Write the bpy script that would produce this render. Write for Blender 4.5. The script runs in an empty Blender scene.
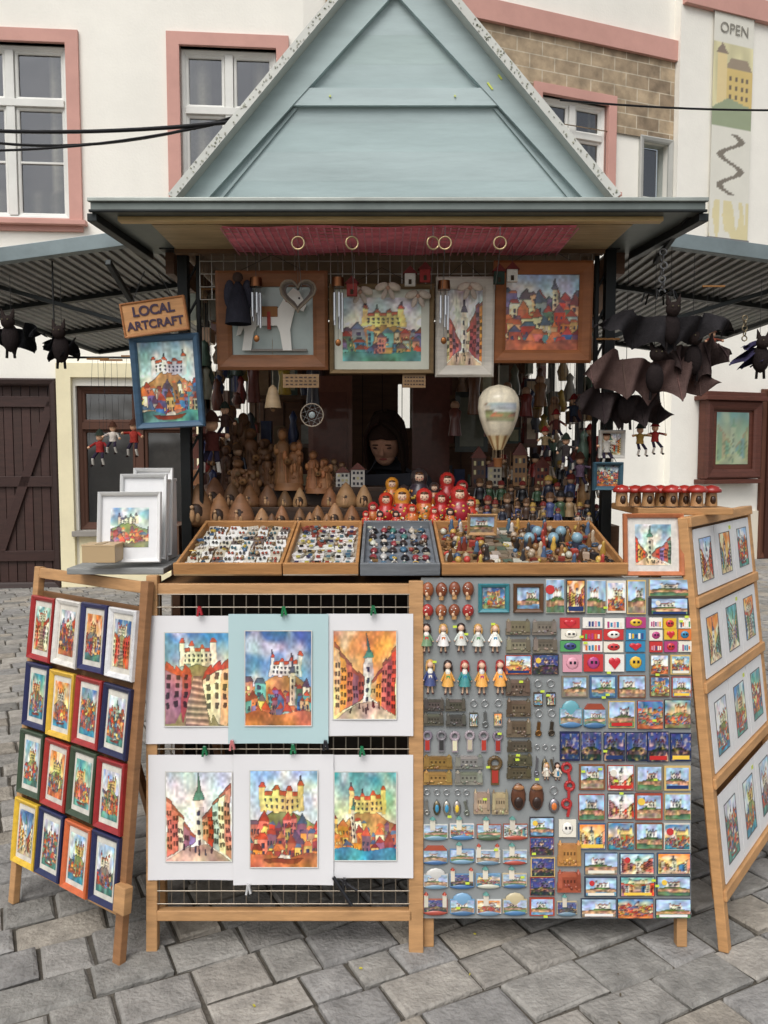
import bpy, math, random, numpy as np
from mathutils import Vector, Matrix
random.seed(7); rng=np.random.default_rng(7)
R=random.random; U=random.uniform
# ------------------------------------------------------------ survey helpers (camera calibration -> world metres)
F=800.; TH=math.radians(4.07); CT,ST=math.cos(TH),math.sin(TH); CAM=Vector((0,0,1.5))
def ray(px,py):
    u=(px-384)/F; v=(512-py)/F
    return Vector((u,CT+v*ST,-ST+v*CT))
def W(px,py,d):
    r=ray(px,py); return CAM+r*(d/r.y)
def FM(o,x,z):
    x=Vector(x).normalized(); z=Vector(z); z=(z-x*z.dot(x)).normalized(); y=z.cross(x)
    M=Matrix.Identity(4)
    for i in range(3): M[i][0]=x[i];M[i][1]=y[i];M[i][2]=z[i];M[i][3]=o[i]
    return M
def LP(M,px,py):
    n=M.col[1].to_3d(); o=M.col[3].to_3d(); r=ray(px,py)
    p=CAM+r*((o-CAM).dot(n)/r.dot(n)); q=M.inverted()@p
    return q.x,q.z
def lin(c): return ((c/12.92) if c<=.04045 else ((c+.055)/1.055)**2.4)
def C(r,g,b): return (lin(r/255),lin(g/255),lin(b/255))
def jit(c,a=.12):
    k=1+U(-a,a); return tuple(min(1,x*k*(1+U(-a,a)*.25)) for x in c)
# ------------------------------------------------------------ mesh builder
class MB:
    def __init__(s): s.V=[];s.Fc=[];s.Cc=[];s.S=[];s.n=0;s.M=Matrix.Identity(4)
    def add(s,verts,faces,col,smooth=False):
        A=np.asarray(verts,float).reshape(-1,3); M=np.array(s.M); A=A@M[:3,:3].T+M[:3,3]
        n=len(A); c=np.asarray(col,float)
        if c.ndim==1: c=np.tile(c,(n,1))
        s.V.append(A); s.Cc.append(c); k=s.n
        s.Fc.extend([tuple(i+k for i in f) for f in faces]); s.S.extend([smooth]*len(faces)); s.n+=n
    def box(s,c,sz,col,rot=None):
        x,y,z=[a/2 for a in sz]; v=[Vector((i*x,j*y,k*z)) for i in(-1,1) for j in(-1,1) for k in(-1,1)]
        if rot is not None: v=[rot@p for p in v]
        v=[(p.x+c[0],p.y+c[1],p.z+c[2]) for p in v]
        s.add(v,[(0,1,3,2),(4,6,7,5),(0,4,5,1),(2,3,7,6),(0,2,6,4),(1,5,7,3)],col)
    def hexa(s,a,b,col):
        v=list(a)+list(b); s.add([tuple(p) for p in v],[(3,2,1,0),(4,5,6,7),(0,1,5,4),(1,2,6,5),(2,3,7,6),(3,0,4,7)],col)
    def beam(s,p0,p1,w,t,col,up=(0,0,1)):
        p0=Vector(p0);p1=Vector(p1);d=(p1-p0).normalized();u=Vector(up)
        if abs(d.dot(u))>.95:u=Vector((0,1,0))
        a=d.cross(u).normalized(); b=a.cross(d)
        q=lambda p:[p+a*(w/2*i)+b*(t/2*j) for i,j in((-1,-1),(1,-1),(1,1),(-1,1))]
        s.hexa(q(p0),q(p1),col)
    def cyl(s,p0,p1,r0,col,r1=None,seg=8,smooth=True):
        r1=r0 if r1 is None else r1
        p0=Vector(p0);p1=Vector(p1);d=(p1-p0)
        if d.length<1e-7:return
        d.normalize();u=Vector((0,0,1)) if abs(d.z)<.9 else Vector((1,0,0))
        a=d.cross(u).normalized();b=a.cross(d)
        v=[];
        for p,r in((p0,r0),(p1,r1)):
            for i in range(seg):
                t=2*math.pi*i/seg; v.append(p+a*(r*math.cos(t))+b*(r*math.sin(t)))
        f=[(i,(i+1)%seg,seg+(i+1)%seg,seg+i) for i in range(seg)]
        s.add([tuple(p) for p in v],f,col,smooth)
        s.add([tuple(p) for p in v],[tuple(range(seg))[::-1],tuple(range(seg,2*seg))],col)
    def tube(s,pts,r,col,seg=6):
        for a,b in zip(pts[:-1],pts[1:]): s.cyl(a,b,r,col,seg=seg)
    def ring(s,c,r,t,col,ax=(0,1,0),seg=18):
        ax=Vector(ax).normalized();u=Vector((0,0,1)) if abs(ax.z)<.9 else Vector((1,0,0));a=ax.cross(u).normalized();b=a.cross(ax);c=Vector(c)
        s.tube([c+a*(r*math.cos(k*2*math.pi/seg))+b*(r*math.sin(k*2*math.pi/seg)) for k in range(seg+1)],t,col)
    def lathe(s,base,prof,cols,seg=12,sy=1.):
        v=[];cc=[]
        for k,(r,z) in enumerate(prof):
            for i in range(seg):
                t=2*math.pi*i/seg; v.append((base[0]+r*math.cos(t),base[1]+r*math.sin(t)*sy,base[2]+z)); cc.append(cols[k] if isinstance(cols,list) else cols)
        f=[]
        for k in range(len(prof)-1):
            for i in range(seg): j=(i+1)%seg; f.append((k*seg+i,k*seg+j,(k+1)*seg+j,(k+1)*seg+i))
        f.append(tuple(range((len(prof)-1)*seg,len(prof)*seg)))
        s.add(v,f,cc,True)
    def ball(s,c,r,col,seg=10,rg=7,rot=None):
        if not hasattr(r,'__len__'): r=(r,r,r)
        v=[]
        for k in range(rg+1):
            p=math.pi*k/rg
            for i in range(seg):
                t=2*math.pi*i/seg; q=Vector((r[0]*math.sin(p)*math.cos(t),r[1]*math.sin(p)*math.sin(t),r[2]*math.cos(p)))
                if rot is not None:q=rot@q
                v.append((c[0]+q.x,c[1]+q.y,c[2]+q.z))
        f=[(k*seg+i,(k+1)*seg+i,(k+1)*seg+(i+1)%seg,k*seg+(i+1)%seg) for k in range(rg) for i in range(seg)]
        s.add(v,f,col,True)
    def poly(s,pts,y0,y1,col):
        n=len(pts); v=[(x,y0,z) for x,z in pts]+[(x,y1,z) for x,z in pts]
        s.add(v,[tuple(range(n))]+[(i,(i+1)%n,n+(i+1)%n,n+i) for i in range(n)],col)
    def frame(s,cx,cz,w,h,bw,dp,col,y=0.,prof=None):
        prof=prof or [(0,0),(0,-dp*.75),(bw*.2,-dp),(bw*.75,-dp*.75),(bw,-dp*.45),(bw,0)]
        v=[]
        for ins,yy in prof:
            for i,j in((-1,-1),(1,-1),(1,1),(-1,1)): v.append((cx+i*(w/2-ins),y+yy,cz+j*(h/2-ins)))
        f=[(k*4+i,k*4+(i+1)%4,k*4+4+(i+1)%4,k*4+4+i) for k in range(len(prof)-1) for i in range(4)]
        s.add(v,f,col)
    def raster(s,x0,z0,w,h,img,y=0.):
        H,Wd,_=img.shape
        gx,gz=np.meshgrid(np.linspace(x0,x0+w,Wd),np.linspace(z0,z0+h,H))
        v=np.stack([gx.ravel(),np.full(H*Wd,y),gz.ravel()],1)
        c=np.clip(img.reshape(-1,3),0,1); c=np.where(c<=.04045,c/12.92,((c+.055)/1.055)**2.4)
        f=[(r*Wd+q,r*Wd+q+1,(r+1)*Wd+q+1,(r+1)*Wd+q) for r in range(H-1) for q in range(Wd-1)]
        s.add(v,f,c)
    def build(s,name,mat,parent=None,matrix=None,bevel=0):
        me=bpy.data.meshes.new(name); V=np.concatenate(s.V); me.from_pydata(V.tolist(),[],s.Fc)
        ca=me.color_attributes.new('Col','FLOAT_COLOR','POINT')
        c=np.ones((len(V),4)); c[:,:3]=np.concatenate(s.Cc); ca.data.foreach_set('color',c.ravel())
        me.polygons.foreach_set('use_smooth',s.S); me.materials.append(mat); me.update()
        o=bpy.data.objects.new(name,me); bpy.context.collection.objects.link(o)
        if parent: o.parent=parent
        if matrix is not None: o.matrix_world=matrix
        if bevel:
            m=o.modifiers.new('b','BEVEL'); m.width=bevel; m.segments=2; m.limit_method='ANGLE'; m.angle_limit=math.radians(50)
        return o
def root(name):
    e=bpy.data.objects.new(name,None); e.empty_display_size=.1; bpy.context.collection.objects.link(e); return e
# ------------------------------------------------------------ materials
def vcmat(name,rough=.6,metal=0.,ns=8.,amt=.15,bump=.1,stretch=(1,1,1),spec=.4,coat=0.,fine=60.):
    m=bpy.data.materials.new(name); m.use_nodes=True; nt=m.node_tree; b=nt.nodes['Principled BSDF']; L=nt.links
    b.inputs['Roughness'].default_value=rough; b.inputs['Metallic'].default_value=metal; b.inputs['Specular IOR Level'].default_value=spec
    b.inputs['Coat Weight'].default_value=coat
    a=nt.nodes.new('ShaderNodeAttribute'); a.attribute_name='Col'
    tc=nt.nodes.new('ShaderNodeTexCoord'); mp=nt.nodes.new('ShaderNodeMapping'); mp.inputs['Scale'].default_value=stretch
    L.new(tc.outputs['Object'],mp.inputs[0])
    n1=nt.nodes.new('ShaderNodeTexNoise'); n1.inputs['Scale'].default_value=ns; n1.inputs['Detail'].default_value=6; n1.inputs['Roughness'].default_value=.65
    L.new(mp.outputs[0],n1.inputs['Vector'])
    mr=nt.nodes.new('ShaderNodeMapRange'); mr.inputs[1].default_value=.25; mr.inputs[2].default_value=.75; mr.inputs[3].default_value=1-amt; mr.inputs[4].default_value=1+amt*.6
    L.new(n1.outputs[0],mr.inputs[0])
    mx=nt.nodes.new('ShaderNodeVectorMath'); mx.operation='SCALE'; L.new(a.outputs['Color'],mx.inputs[0]); L.new(mr.outputs[0],mx.inputs['Scale'])
    L.new(mx.outputs[0],b.inputs['Base Color'])
    if bump:
        n2=nt.nodes.new('ShaderNodeTexNoise'); n2.inputs['Scale'].default_value=fine; n2.inputs['Detail'].default_value=4; L.new(mp.outputs[0],n2.inputs['Vector'])
        bp=nt.nodes.new('ShaderNodeBump'); bp.inputs['Strength'].default_value=bump; bp.inputs['Distance'].default_value=.01
        L.new(n2.outputs[0],bp.inputs['Height']); L.new(bp.outputs[0],b.inputs['Normal'])
    return m
M_wood=vcmat('wood',.55,ns=6,amt=.35,bump=.15,stretch=(1,1,6),fine=30)
M_woodh=vcmat('wood_horizontal',.55,ns=6,amt=.35,bump=.15,stretch=(1,6,8),fine=30)
M_paint=vcmat('painted_boards',.65,ns=1.8,amt=.2,bump=.07,stretch=(1,1,6),fine=12,spec=.25)
M_metal=vcmat('dark_metal',.45,.5,ns=5,amt=.3,bump=.05)
M_steel=vcmat('steel',.3,.9,ns=12,amt=.2,bump=.03)
M_paper=vcmat('paper_print',.45,ns=3,amt=.06,bump=0,spec=.5)
M_gloss=vcmat('glossy_print',.22,ns=30,amt=.06,bump=0,spec=.6)
M_lac=vcmat('lacquered_wood',.3,ns=40,amt=.25,bump=0,coat=.25)
M_cloth=vcmat('felt_cloth',.9,ns=25,amt=.3,bump=.4,fine=200,spec=.1)
M_plaster=vcmat('plaster',.9,ns=.9,amt=.10,bump=.25,fine=40,spec=.15)
M_trim=vcmat('painted_trim',.7,ns=2,amt=.14,bump=.1,spec=.3)
M_stonep=vcmat('paving_stone',.85,ns=14,amt=.45,bump=.8,fine=75,spec=.25)
def mat_glass():
    m=bpy.data.materials.new('window_glass'); m.use_nodes=True; nt=m.node_tree; nt.nodes.clear()
    o=nt.nodes.new('ShaderNodeOutputMaterial'); mx=nt.nodes.new('ShaderNodeMixShader'); t=nt.nodes.new('ShaderNodeBsdfTransparent'); g=nt.nodes.new('ShaderNodeBsdfGlossy')
    g.inputs['Roughness'].default_value=.04; g.inputs['Color'].default_value=(.6,.62,.65,1); t.inputs['Color'].default_value=(.8,.85,.85,1)
    tc=nt.nodes.new('ShaderNodeTexCoord'); n=nt.nodes.new('ShaderNodeTexNoise'); n.inputs['Scale'].default_value=1.7; bp=nt.nodes.new('ShaderNodeBump'); bp.inputs['Strength'].default_value=.25; bp.inputs['Distance'].default_value=.05
    nt.links.new(tc.outputs['Object'],n.inputs[0]); nt.links.new(n.outputs[0],bp.inputs['Height']); nt.links.new(bp.outputs[0],g.inputs['Normal'])
    mx.inputs[0].default_value=.22; nt.links.new(t.outputs[0],mx.inputs[1]); nt.links.new(g.outputs[0],mx.inputs[2]); nt.links.new(mx.outputs[0],o.inputs[0]); return m
M_glass=mat_glass()
def mat_stone():
    m=bpy.data.materials.new('rusticated_stone'); m.use_nodes=True; nt=m.node_tree; b=nt.nodes['Principled BSDF']; L=nt.links; b.inputs['Roughness'].default_value=.9
    tc=nt.nodes.new('ShaderNodeTexCoord'); sp=nt.nodes.new('ShaderNodeSeparateXYZ'); cb=nt.nodes.new('ShaderNodeCombineXYZ')
    L.new(tc.outputs['Object'],sp.inputs[0]); L.new(sp.outputs[0],cb.inputs[0]); L.new(sp.outputs[2],cb.inputs[1])
    br=nt.nodes.new('ShaderNodeTexBrick'); br.inputs['Scale'].default_value=1; br.inputs['Brick Width'].default_value=.36; br.inputs['Row Height'].default_value=.17; br.inputs['Mortar Size'].default_value=.008
    br.inputs['Color1'].default_value=(*C(178,158,130),1); br.inputs['Color2'].default_value=(*C(142,124,102),1); br.inputs['Mortar'].default_value=(*C(196,184,162),1); br.inputs['Mortar Smooth'].default_value=.4
    L.new(cb.outputs[0],br.inputs[0])
    n=nt.nodes.new('ShaderNodeTexNoise'); n.inputs['Scale'].default_value=7; n.inputs['Detail'].default_value=8; L.new(tc.outputs['Object'],n.inputs[0])
    mr=nt.nodes.new('ShaderNodeMapRange'); mr.inputs[1].default_value=.3; mr.inputs[2].default_value=.7; mr.inputs[3].default_value=.65; mr.inputs[4].default_value=1.2; L.new(n.outputs[0],mr.inputs[0])
    v=nt.nodes.new('ShaderNodeVectorMath'); v.operation='SCALE'; L.new(br.outputs[0],v.inputs[0]); L.new(mr.outputs[0],v.inputs['Scale']); L.new(v.outputs[0],b.inputs['Base Color'])
    bp=nt.nodes.new('ShaderNodeBump'); bp.inputs['Strength'].default_value=.5; bp.inputs['Distance'].default_value=.03; L.new(n.outputs[0],bp.inputs['Height']); L.new(bp.outputs[0],b.inputs['Normal'])
    return m
M_stone=mat_stone()
def text(s,size,M,col,parent,name='lettering',ext=.001,off=.018):
    c=bpy.data.curves.new(name,'FONT'); c.body=s; c.size=size; c.align_x='CENTER'; c.align_y='CENTER'; c.extrude=ext; c.space_line=.9; c.offset=size*off
    o=bpy.data.objects.new(name,c); bpy.context.collection.objects.link(o)
    m=bpy.data.materials.new('ink'); m.use_nodes=True; m.node_tree.nodes['Principled BSDF'].inputs['Base Color'].default_value=(*col,1); c.materials.append(m)
    o.parent=parent; o.matrix_world=M@Matrix.Rotation(math.pi/2,4,'X'); return o
# ------------------------------------------------------------ painter (numpy -> vertex colours)
def sn(h,w,k):
    g=rng.random((k+1,k+1)); x=np.linspace(0,k,w); y=np.linspace(0,k,h)
    a=np.array([np.interp(x,np.arange(k+1),r) for r in g]); return np.array([np.interp(y,np.arange(k+1),a[:,i]) for i in range(w)]).T
def fill(img,X,Y,pts,col,sh=0):
    m=np.ones(X.shape,bool); n=len(pts)
    ar=sum(pts[i][0]*pts[(i+1)%n][1]-pts[(i+1)%n][0]*pts[i][1] for i in range(n)); sg=1 if ar>0 else -1
    for i in range(n):
        (x0,y0),(x1,y1)=pts[i],pts[(i+1)%n]; m&=sg*((x1-x0)*(Y-y0)-(y1-y0)*(X-x0))>=0
    img[m]=np.array(col); return m
WARM=[(.85,.3,.2),(.93,.6,.25),(.96,.8,.42),(.78,.42,.3),(.9,.7,.5),(.66,.3,.28),(.95,.87,.68),(.62,.42,.46),(.9,.5,.42)]
COOL=[(.3,.5,.66),(.4,.64,.62),(.68,.74,.7),(.9,.85,.72),(.52,.46,.62),(.8,.54,.42),(.4,.54,.42),(.86,.68,.45)]
MIX=WARM+COOL; PAL=[MIX]
SKY=[((.3,.5,.66),(.95,.8,.52)),((.5,.66,.74),(.88,.9,.82)),((.88,.5,.24),(.96,.86,.56)),((.25,.4,.6),(.6,.74,.82)),((.72,.76,.8),(.94,.9,.8)),((.3,.6,.62),(.84,.84,.62)),((.55,.68,.8),(.94,.92,.86))]
def pc():
    p=PAL[0]; return np.array(p[rng.integers(len(p))])
def house(img,X,Y,x,y,w,h,roof=None):
    c=pc()*U(.8,1.08); r=np.array([(.74,.3,.2),(.62,.27,.2),(.82,.46,.26),(.42,.32,.36),(.34,.42,.5)][rng.integers(5)])
    sl=U(-.02,.02); t=rng.integers(3)
    fill(img,X,Y,[(x,y),(x+w,y),(x+w+sl,y+h),(x+sl,y+h)],c)
    if t<2: fill(img,X,Y,[(x-.01+sl,y+h),(x+w+.01+sl,y+h),(x+w*U(.35,.65)+sl,y+h+w*U(.45,.95))],r*U(.85,1.1))
    else: fill(img,X,Y,[(x-.01+sl,y+h),(x+w+.01+sl,y+h),(x+w*.8+sl,y+h+w*.4),(x+w*.2+sl,y+h+w*.4)],r*U(.85,1.1))
    n=rng.integers(1,4)
    for i in range(n):
        for j in range(max(1,int(h/.08))):
            xx=x+w*(i+.3)/n; yy=y+.025+j*.075
            if yy+.04<y+h: fill(img,X,Y,[(xx,yy),(xx+w*.3/n+.004,yy),(xx+w*.3/n+.004,yy+.045),(xx,yy+.045)],(.25,.26,.34) if rng.random()<.7 else (.96,.86,.55))
def castle(img,X,Y,cx,y,cw,cc,ht=.15):
    rf_=(.72,.32,.2) if rng.random()<.75 else (.4,.4,.46)
    fill(img,X,Y,[(cx-cw/2,y),(cx+cw/2,y),(cx+cw/2,y+ht),(cx-cw/2,y+ht)],cc)
    fill(img,X,Y,[(cx-.02,y),(cx+cw/2,y),(cx+cw/2,y+ht),(cx-.02,y+ht)],cc*.86)
    fill(img,X,Y,[(cx-cw/2,y+ht),(cx+cw/2,y+ht),(cx+cw/2-.05,y+ht*1.3),(cx-cw/2+.05,y+ht*1.3)],rf_)
    for q in(-1,-.3,.35,1):
        tx=cx+q*cw/2; tw=cw*U(.13,.18); th=ht*(1.25+(.3 if abs(q)>.5 else 0)+U(-.1,.2))
        fill(img,X,Y,[(tx-tw/2,y-.02),(tx+tw/2,y-.02),(tx+tw/2,y+th),(tx-tw/2,y+th)],cc*U(.88,1.02))
        fill(img,X,Y,[(tx-tw*.62,y+th),(tx+tw*.62,y+th),(tx+tw*.2,y+th+ht*.35),(tx-tw*.2,y+th+ht*.35)],rf_)
        if rng.random()<.5: fill(img,X,Y,[(tx-tw*.2,y+th+ht*.3),(tx+tw*.2,y+th+ht*.3),(tx,y+th+ht*.8)],(.3,.28,.3))
    for q in range(7):
        for r_ in range(2):
            xx=cx-cw*.42+q*cw*.135; yy=y+ht*(.2+.4*r_); fill(img,X,Y,[(xx,yy),(xx+.022,yy),(xx+.022,yy+ht*.2),(xx,yy+ht*.2)],(.3,.28,.33))
def tower(img,X,Y,cx,y0,y1,w,cc):
    H_=y1-y0; fill(img,X,Y,[(cx-w/2,y0),(cx+w/2,y0),(cx+w/2,y0+H_*.6),(cx-w/2,y0+H_*.6)],cc); fill(img,X,Y,[(cx,y0),(cx+w/2,y0),(cx+w/2,y0+H_*.6),(cx,y0+H_*.6)],cc*.82)
    g=np.array((.34,.56,.48)) if rng.random()<.6 else np.array((.34,.34,.4))
    fill(img,X,Y,[(cx-w*.4,y0+H_*.6),(cx+w*.4,y0+H_*.6),(cx+w*.36,y0+H_*.7),(cx-w*.36,y0+H_*.7)],cc*.92)
    fill(img,X,Y,[(cx-w*.55,y0+H_*.68),(cx+w*.55,y0+H_*.68),(cx+w*.25,y0+H_*.78),(cx-w*.25,y0+H_*.78)],g); fill(img,X,Y,[(cx-w*.2,y0+H_*.76),(cx+w*.2,y0+H_*.76),(cx,y1)],g*.8)
    for j in range(4): yy=y0+H_*(.1+.13*j); fill(img,X,Y,[(cx-w*.12,yy),(cx+w*.12,yy),(cx+w*.12,yy+H_*.06),(cx-w*.12,yy+H_*.06)],(.2,.2,.28))
def painting(w,h,kind=None,sky=None,pal=None,ink=.5,night=False):
    kind=rng.integers(5) if kind is None else kind
    PAL[0]=[MIX,WARM,COOL][rng.integers(3) if pal is None else pal]
    X,Y=np.meshgrid(np.linspace(0,1,w),np.linspace(0,1,h)); img=np.zeros((h,w,3))
    a,b=SKY[rng.integers(len(SKY)) if sky is None else sky]; t=np.clip(Y*1.5-.5+.6*(sn(h,w,4)-.5)+.2*(sn(h,w,9)-.5),0,1)[...,None]
    img[:]=np.array(b)*(1-t)+np.array(a)*t
    cl=np.clip((sn(h,w,6)-.5)*4,0,1)[...,None]; img=img*(1-.6*cl)+.6*cl*np.array((.97,.93,.86))
    am=.05 if kind!=5 else .02
    X=X+am*(sn(h,w,4)-.5)+am*.6*(sn(h,w,8)-.5); Y=Y+am*(sn(h,w,5)-.5)
    if kind==0 or kind==3:
        cx=.5+U(-.15,.15); hy=U(.46,.56)
        hill=Y<hy-.1+.2*np.exp(-((X-cx)/.33)**2); hc_=np.array([(.5,.54,.32),(.72,.54,.32),(.56,.5,.46)][rng.integers(3)]); img[hill]=hc_*(.75+.5*sn(h,w,9)[hill])[:,None]
        castle(img,X,Y,cx,hy+.07,U(.36,.58),np.array([(.96,.9,.78),(.9,.72,.5),(.88,.86,.82),(.92,.82,.5)][rng.integers(4)]),U(.11,.16))
        for row in range(4):
            x=-.05+U(0,.05); base=hy-.08-.10*row
            while x<1:
                ww=U(.06,.16)
                if rng.random()<.88: house(img,X,Y,x,base-.2,ww,U(.14,.28))
                x+=ww+U(0,.02)
        if rng.random()<.5: tower(img,X,Y,U(.15,.85),.2,.75,.07,np.array((.92,.86,.72)))
    if kind==1:
        tx=U(.42,.58); tower(img,X,Y,tx,.1,.98,U(.15,.2),np.array((.93,.9,.82)))
        for sd in(0,1):
            hh=U(.62,.85)
            for k in range(5):
                lim=(tx if not sd else 1-tx)-.06; x0=lim*k/5; x1=lim*(k+1)/5; h0=hh-.085*k+U(-.03,.03); h1=h0-.04; g=.03+.04*k
                fl_=(lambda P:[(1-a_,b_) for a_,b_ in P]) if sd else (lambda P:P)
                c=pc()*U(.85,1.05); fill(img,X,Y,fl_([(x0,g),(x1,g+.05),(x1,h1),(x0,h0)]),c); fill(img,X,Y,fl_([(x0,h0),(x1,h1),(x1,h1+.03),(x0,h0+.06)]),(.6,.33,.25))
                for j in range(6):
                    for i_ in range(2):
                        xx=x0+(x1-x0)*(.15+.45*i_); yy=g+.1+j*.095
                        if yy+.05<h1-.02: fill(img,X,Y,fl_([(xx,yy),(xx+(x1-x0)*.25,yy),(xx+(x1-x0)*.25,yy+.05),(xx,yy+.05)]),c*.45)
        st=(Y<.18)&(np.abs(X-tx)<.5-Y*1.9); img[st]=np.array((.8,.7,.58))*(.75+.5*sn(h,w,8)[st])[:,None]
        for _ in range(9):
            x=U(.25,.75); y=U(.03,.14); fill(img,X,Y,[(x,y),(x+.025,y),(x+.018,y+.07),(x+.008,y+.07)],pc()*.45)
    if kind==2:
        for row in range(6):
            x=-.05-U(0,.06); base=.68-.12*row
            while x<1: ww=U(.07,.19); house(img,X,Y,x,base-.22,ww,U(.16,.3)); x+=ww+U(0,.01)
            if row==1: tower(img,X,Y,U(.25,.75),.45,.97,.1,np.array((.92,.86,.72)))
    if kind==4:
        castle(img,X,Y,.5,.68,.5,np.array((.92,.86,.72)),.13)
        m=Y<.68-.25*np.abs(X-.5); img[m]=np.array((.6,.54,.36))
        for sd in(0,1):
            for k in range(3):
                x0=.0+.13*k; x1=x0+.15; h0=.66-.05*k+U(-.05,.05); fl_=(lambda P:[(1-a_,b_) for a_,b_ in P]) if sd else (lambda P:P)
                c=pc(); fill(img,X,Y,fl_([(x0,0),(x1,.02+.14*k),(x1,h0-.05),(x0,h0)]),c); fill(img,X,Y,fl_([(x0-.01,h0-.01),(x1+.01,h0-.06),(x1-.03,h0+.03),(x0+.03,h0+.09)]),(.7,.3,.2))
                for j in range(4): fill(img,X,Y,fl_([(x0+.04,.2+.1*j),(x0+.09,.2+.1*j),(x0+.09,.26+.1*j),(x0+.04,.26+.1*j)]),c*.4)
        st=(Y<.55)&(np.abs(X-.5)<.2-Y*.25); img[st]=(np.array((.88,.74,.6))*(.78+.22*np.sin(Y*90))[...,None])[st]
    if kind==5:
        img[:]=np.array((.66,.77,.88))*(1-Y[...,None]*.2)+.08*sn(h,w,5)[...,None]
        cx=U(.35,.65); hill=Y<.38+.16*np.exp(-((X-cx)/.3)**2); img[hill]=np.array((.36,.46,.26))*(.6+.7*sn(h,w,10)[hill])[:,None]
        castle(img,X,Y,cx,.5,U(.3,.48),np.array((.94,.9,.84)),.16)
        m=(Y<.36)&(Y>.2); img[m]=(np.array((.8,.62,.48))*(.5+.8*sn(h,w,max(5,w//2)))[...,None])[m]
        m=Y<.2; img[m]=(np.array([(.4,.54,.64),(.56,.5,.42),(.34,.46,.34)][rng.integers(3)])*(.8+.4*sn(h,w,9))[...,None])[m]
        if night: img=img*np.array((.4,.42,.62))+np.clip(sn(h,w,max(5,w//2))-.6,0,1)[...,None]*np.array((2.0,1.5,.7))
    if kind in(0,2,3):
        g=Y<.13+.02*np.sin(X*9); img[g]=(np.array([(.26,.52,.6),(.34,.54,.5),(.76,.44,.28),(.5,.5,.34)][rng.integers(4)])*(.7+.6*sn(h,w,8))[...,None])[g]
        if rng.random()<.5: fill(img,X,Y,[(.3,.05),(.7,.05),(.8,.1),(.2,.1)],(.5,.24,.17)); fill(img,X,Y,[(.42,.1),(.6,.1),(.58,.14),(.45,.14)],(.85,.82,.75))
    L_=img.mean(2); gx=np.abs(np.diff(L_,axis=1,append=L_[:,-1:])); gy=np.abs(np.diff(L_,axis=0,append=L_[-1:]))
    img*=(1-ink*np.clip((gx+gy)*2.2,0,1))[...,None]
    img*=((.84+.36*sn(h,w,max(4,w//3)))*(.88+.28*sn(h,w,5)))[...,None]
    img+=.12*(np.dstack([sn(h,w,6),sn(h,w,7),sn(h,w,6)])-.5)
    return np.clip(img*1.03,0,1)
POOL=[painting(28,21,kind=(5 if i%3 else None),ink=.35,night=(i%11==4)) for i in range(48)]; POOLP=[painting(18,26,kind=(5 if i%3==0 else None),ink=.35) for i in range(24)]; POOLN=[painting(22,26,kind=5,ink=.3,night=True) for i in range(6)]
POOLM=[painting(38,54) for _ in range(28)]
# ------------------------------------------------------------ world, sun, camera
sc=bpy.context.scene; w=bpy.data.worlds.new('World'); sc.world=w; w.use_nodes=True; nt=w.node_tree
sky=nt.nodes.new('ShaderNodeTexSky'); sky.sky_type='NISHITA'; sky.sun_disc=False; sky.sun_elevation=math.radians(52); sky.sun_rotation=math.radians(200); sky.air_density=1; sky.dust_density=4
hs=nt.nodes.new('ShaderNodeHueSaturation'); hs.inputs['Saturation'].default_value=.3
nt.links.new(sky.outputs[0],hs.inputs['Color']); bg=nt.nodes['Background']; nt.links.new(hs.outputs[0],bg.inputs[0]); bg.inputs[1].default_value=.15
sl=bpy.data.lights.new('sun','SUN'); sl.energy=1.3; sl.angle=math.radians(40); sl.color=(1,.975,.94); so=bpy.data.objects.new('sun',sl); bpy.context.collection.objects.link(so)
el=math.radians(52); az=math.radians(200); sd=Vector((math.sin(az)*math.cos(el),math.cos(az)*math.cos(el),math.sin(el)))
so.rotation_euler=sd.to_track_quat('Z','Y').to_euler(); so.location=(0,-5,12)
sc.view_settings.view_transform='Standard'; sc.view_settings.look='None'; sc.view_settings.exposure=0
cd=bpy.data.cameras.new('camera'); cd.sensor_fit='VERTICAL'; cd.sensor_height=36; cd.lens=F/1024*36; cd.clip_end=500; cd.clip_start=.05
co=bpy.data.objects.new('camera',cd); bpy.context.collection.objects.link(co); co.location=CAM; co.rotation_euler=(math.pi/2-TH,0,0); sc.camera=co
# ------------------------------------------------------------ ground
mb=MB(); mb.add([(-150,-150,-.014),(150,-150,-.014),(150,150,-.014),(-150,150,-.014)],[(0,1,2,3)],C(92,87,79)); mb.build('ground',M_stonep)
mb=MB(); A=math.radians(27); ca,sa=math.cos(A),math.sin(A)
v=-9.
while v<13:
    hh=random.choice([.12,.14,.155,.17]); u=-12+U(0,.3)
    while u<13:
        ww=U(.14,.28); g=.0055; cx,cy=u+ww/2,v+hh/2; X0=cx*ca-cy*sa; Y0=cx*sa+cy*ca+2
        if -9<X0<10 and .3<Y0<13.5:
            z=U(-.004,.004); tx_,ty_=U(-.014,.014),U(-.014,.014); k_=U(.84,1.1); c=tuple(x_*k_ for x_ in C(*random.choice([(154,151,145),(146,143,138),(162,157,149),(138,136,131),(150,148,145),(157,150,139)])))
            vs=[]
            for ins,zz in((g,-.014),(g+.001,z-.006),(g+.009,z)):
                for i,j in((-1,-1),(1,-1),(1,1),(-1,1)):
                    a_=cx+i*(ww/2-ins)+U(-.004,.004); b_=cy+j*(hh/2-ins)+U(-.004,.004); vs.append((a_*ca-b_*sa,a_*sa+b_*ca+2,zz+(i*tx_*ww+j*ty_*hh if zz>-.01 else 0)))
            mb.add(vs,[(k*4+i,k*4+(i+1)%4,k*4+4+(i+1)%4,k*4+4+i) for k in range(2) for i in range(4)]+[(8,9,10,11)],c)
        u+=ww
    v+=hh
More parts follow.
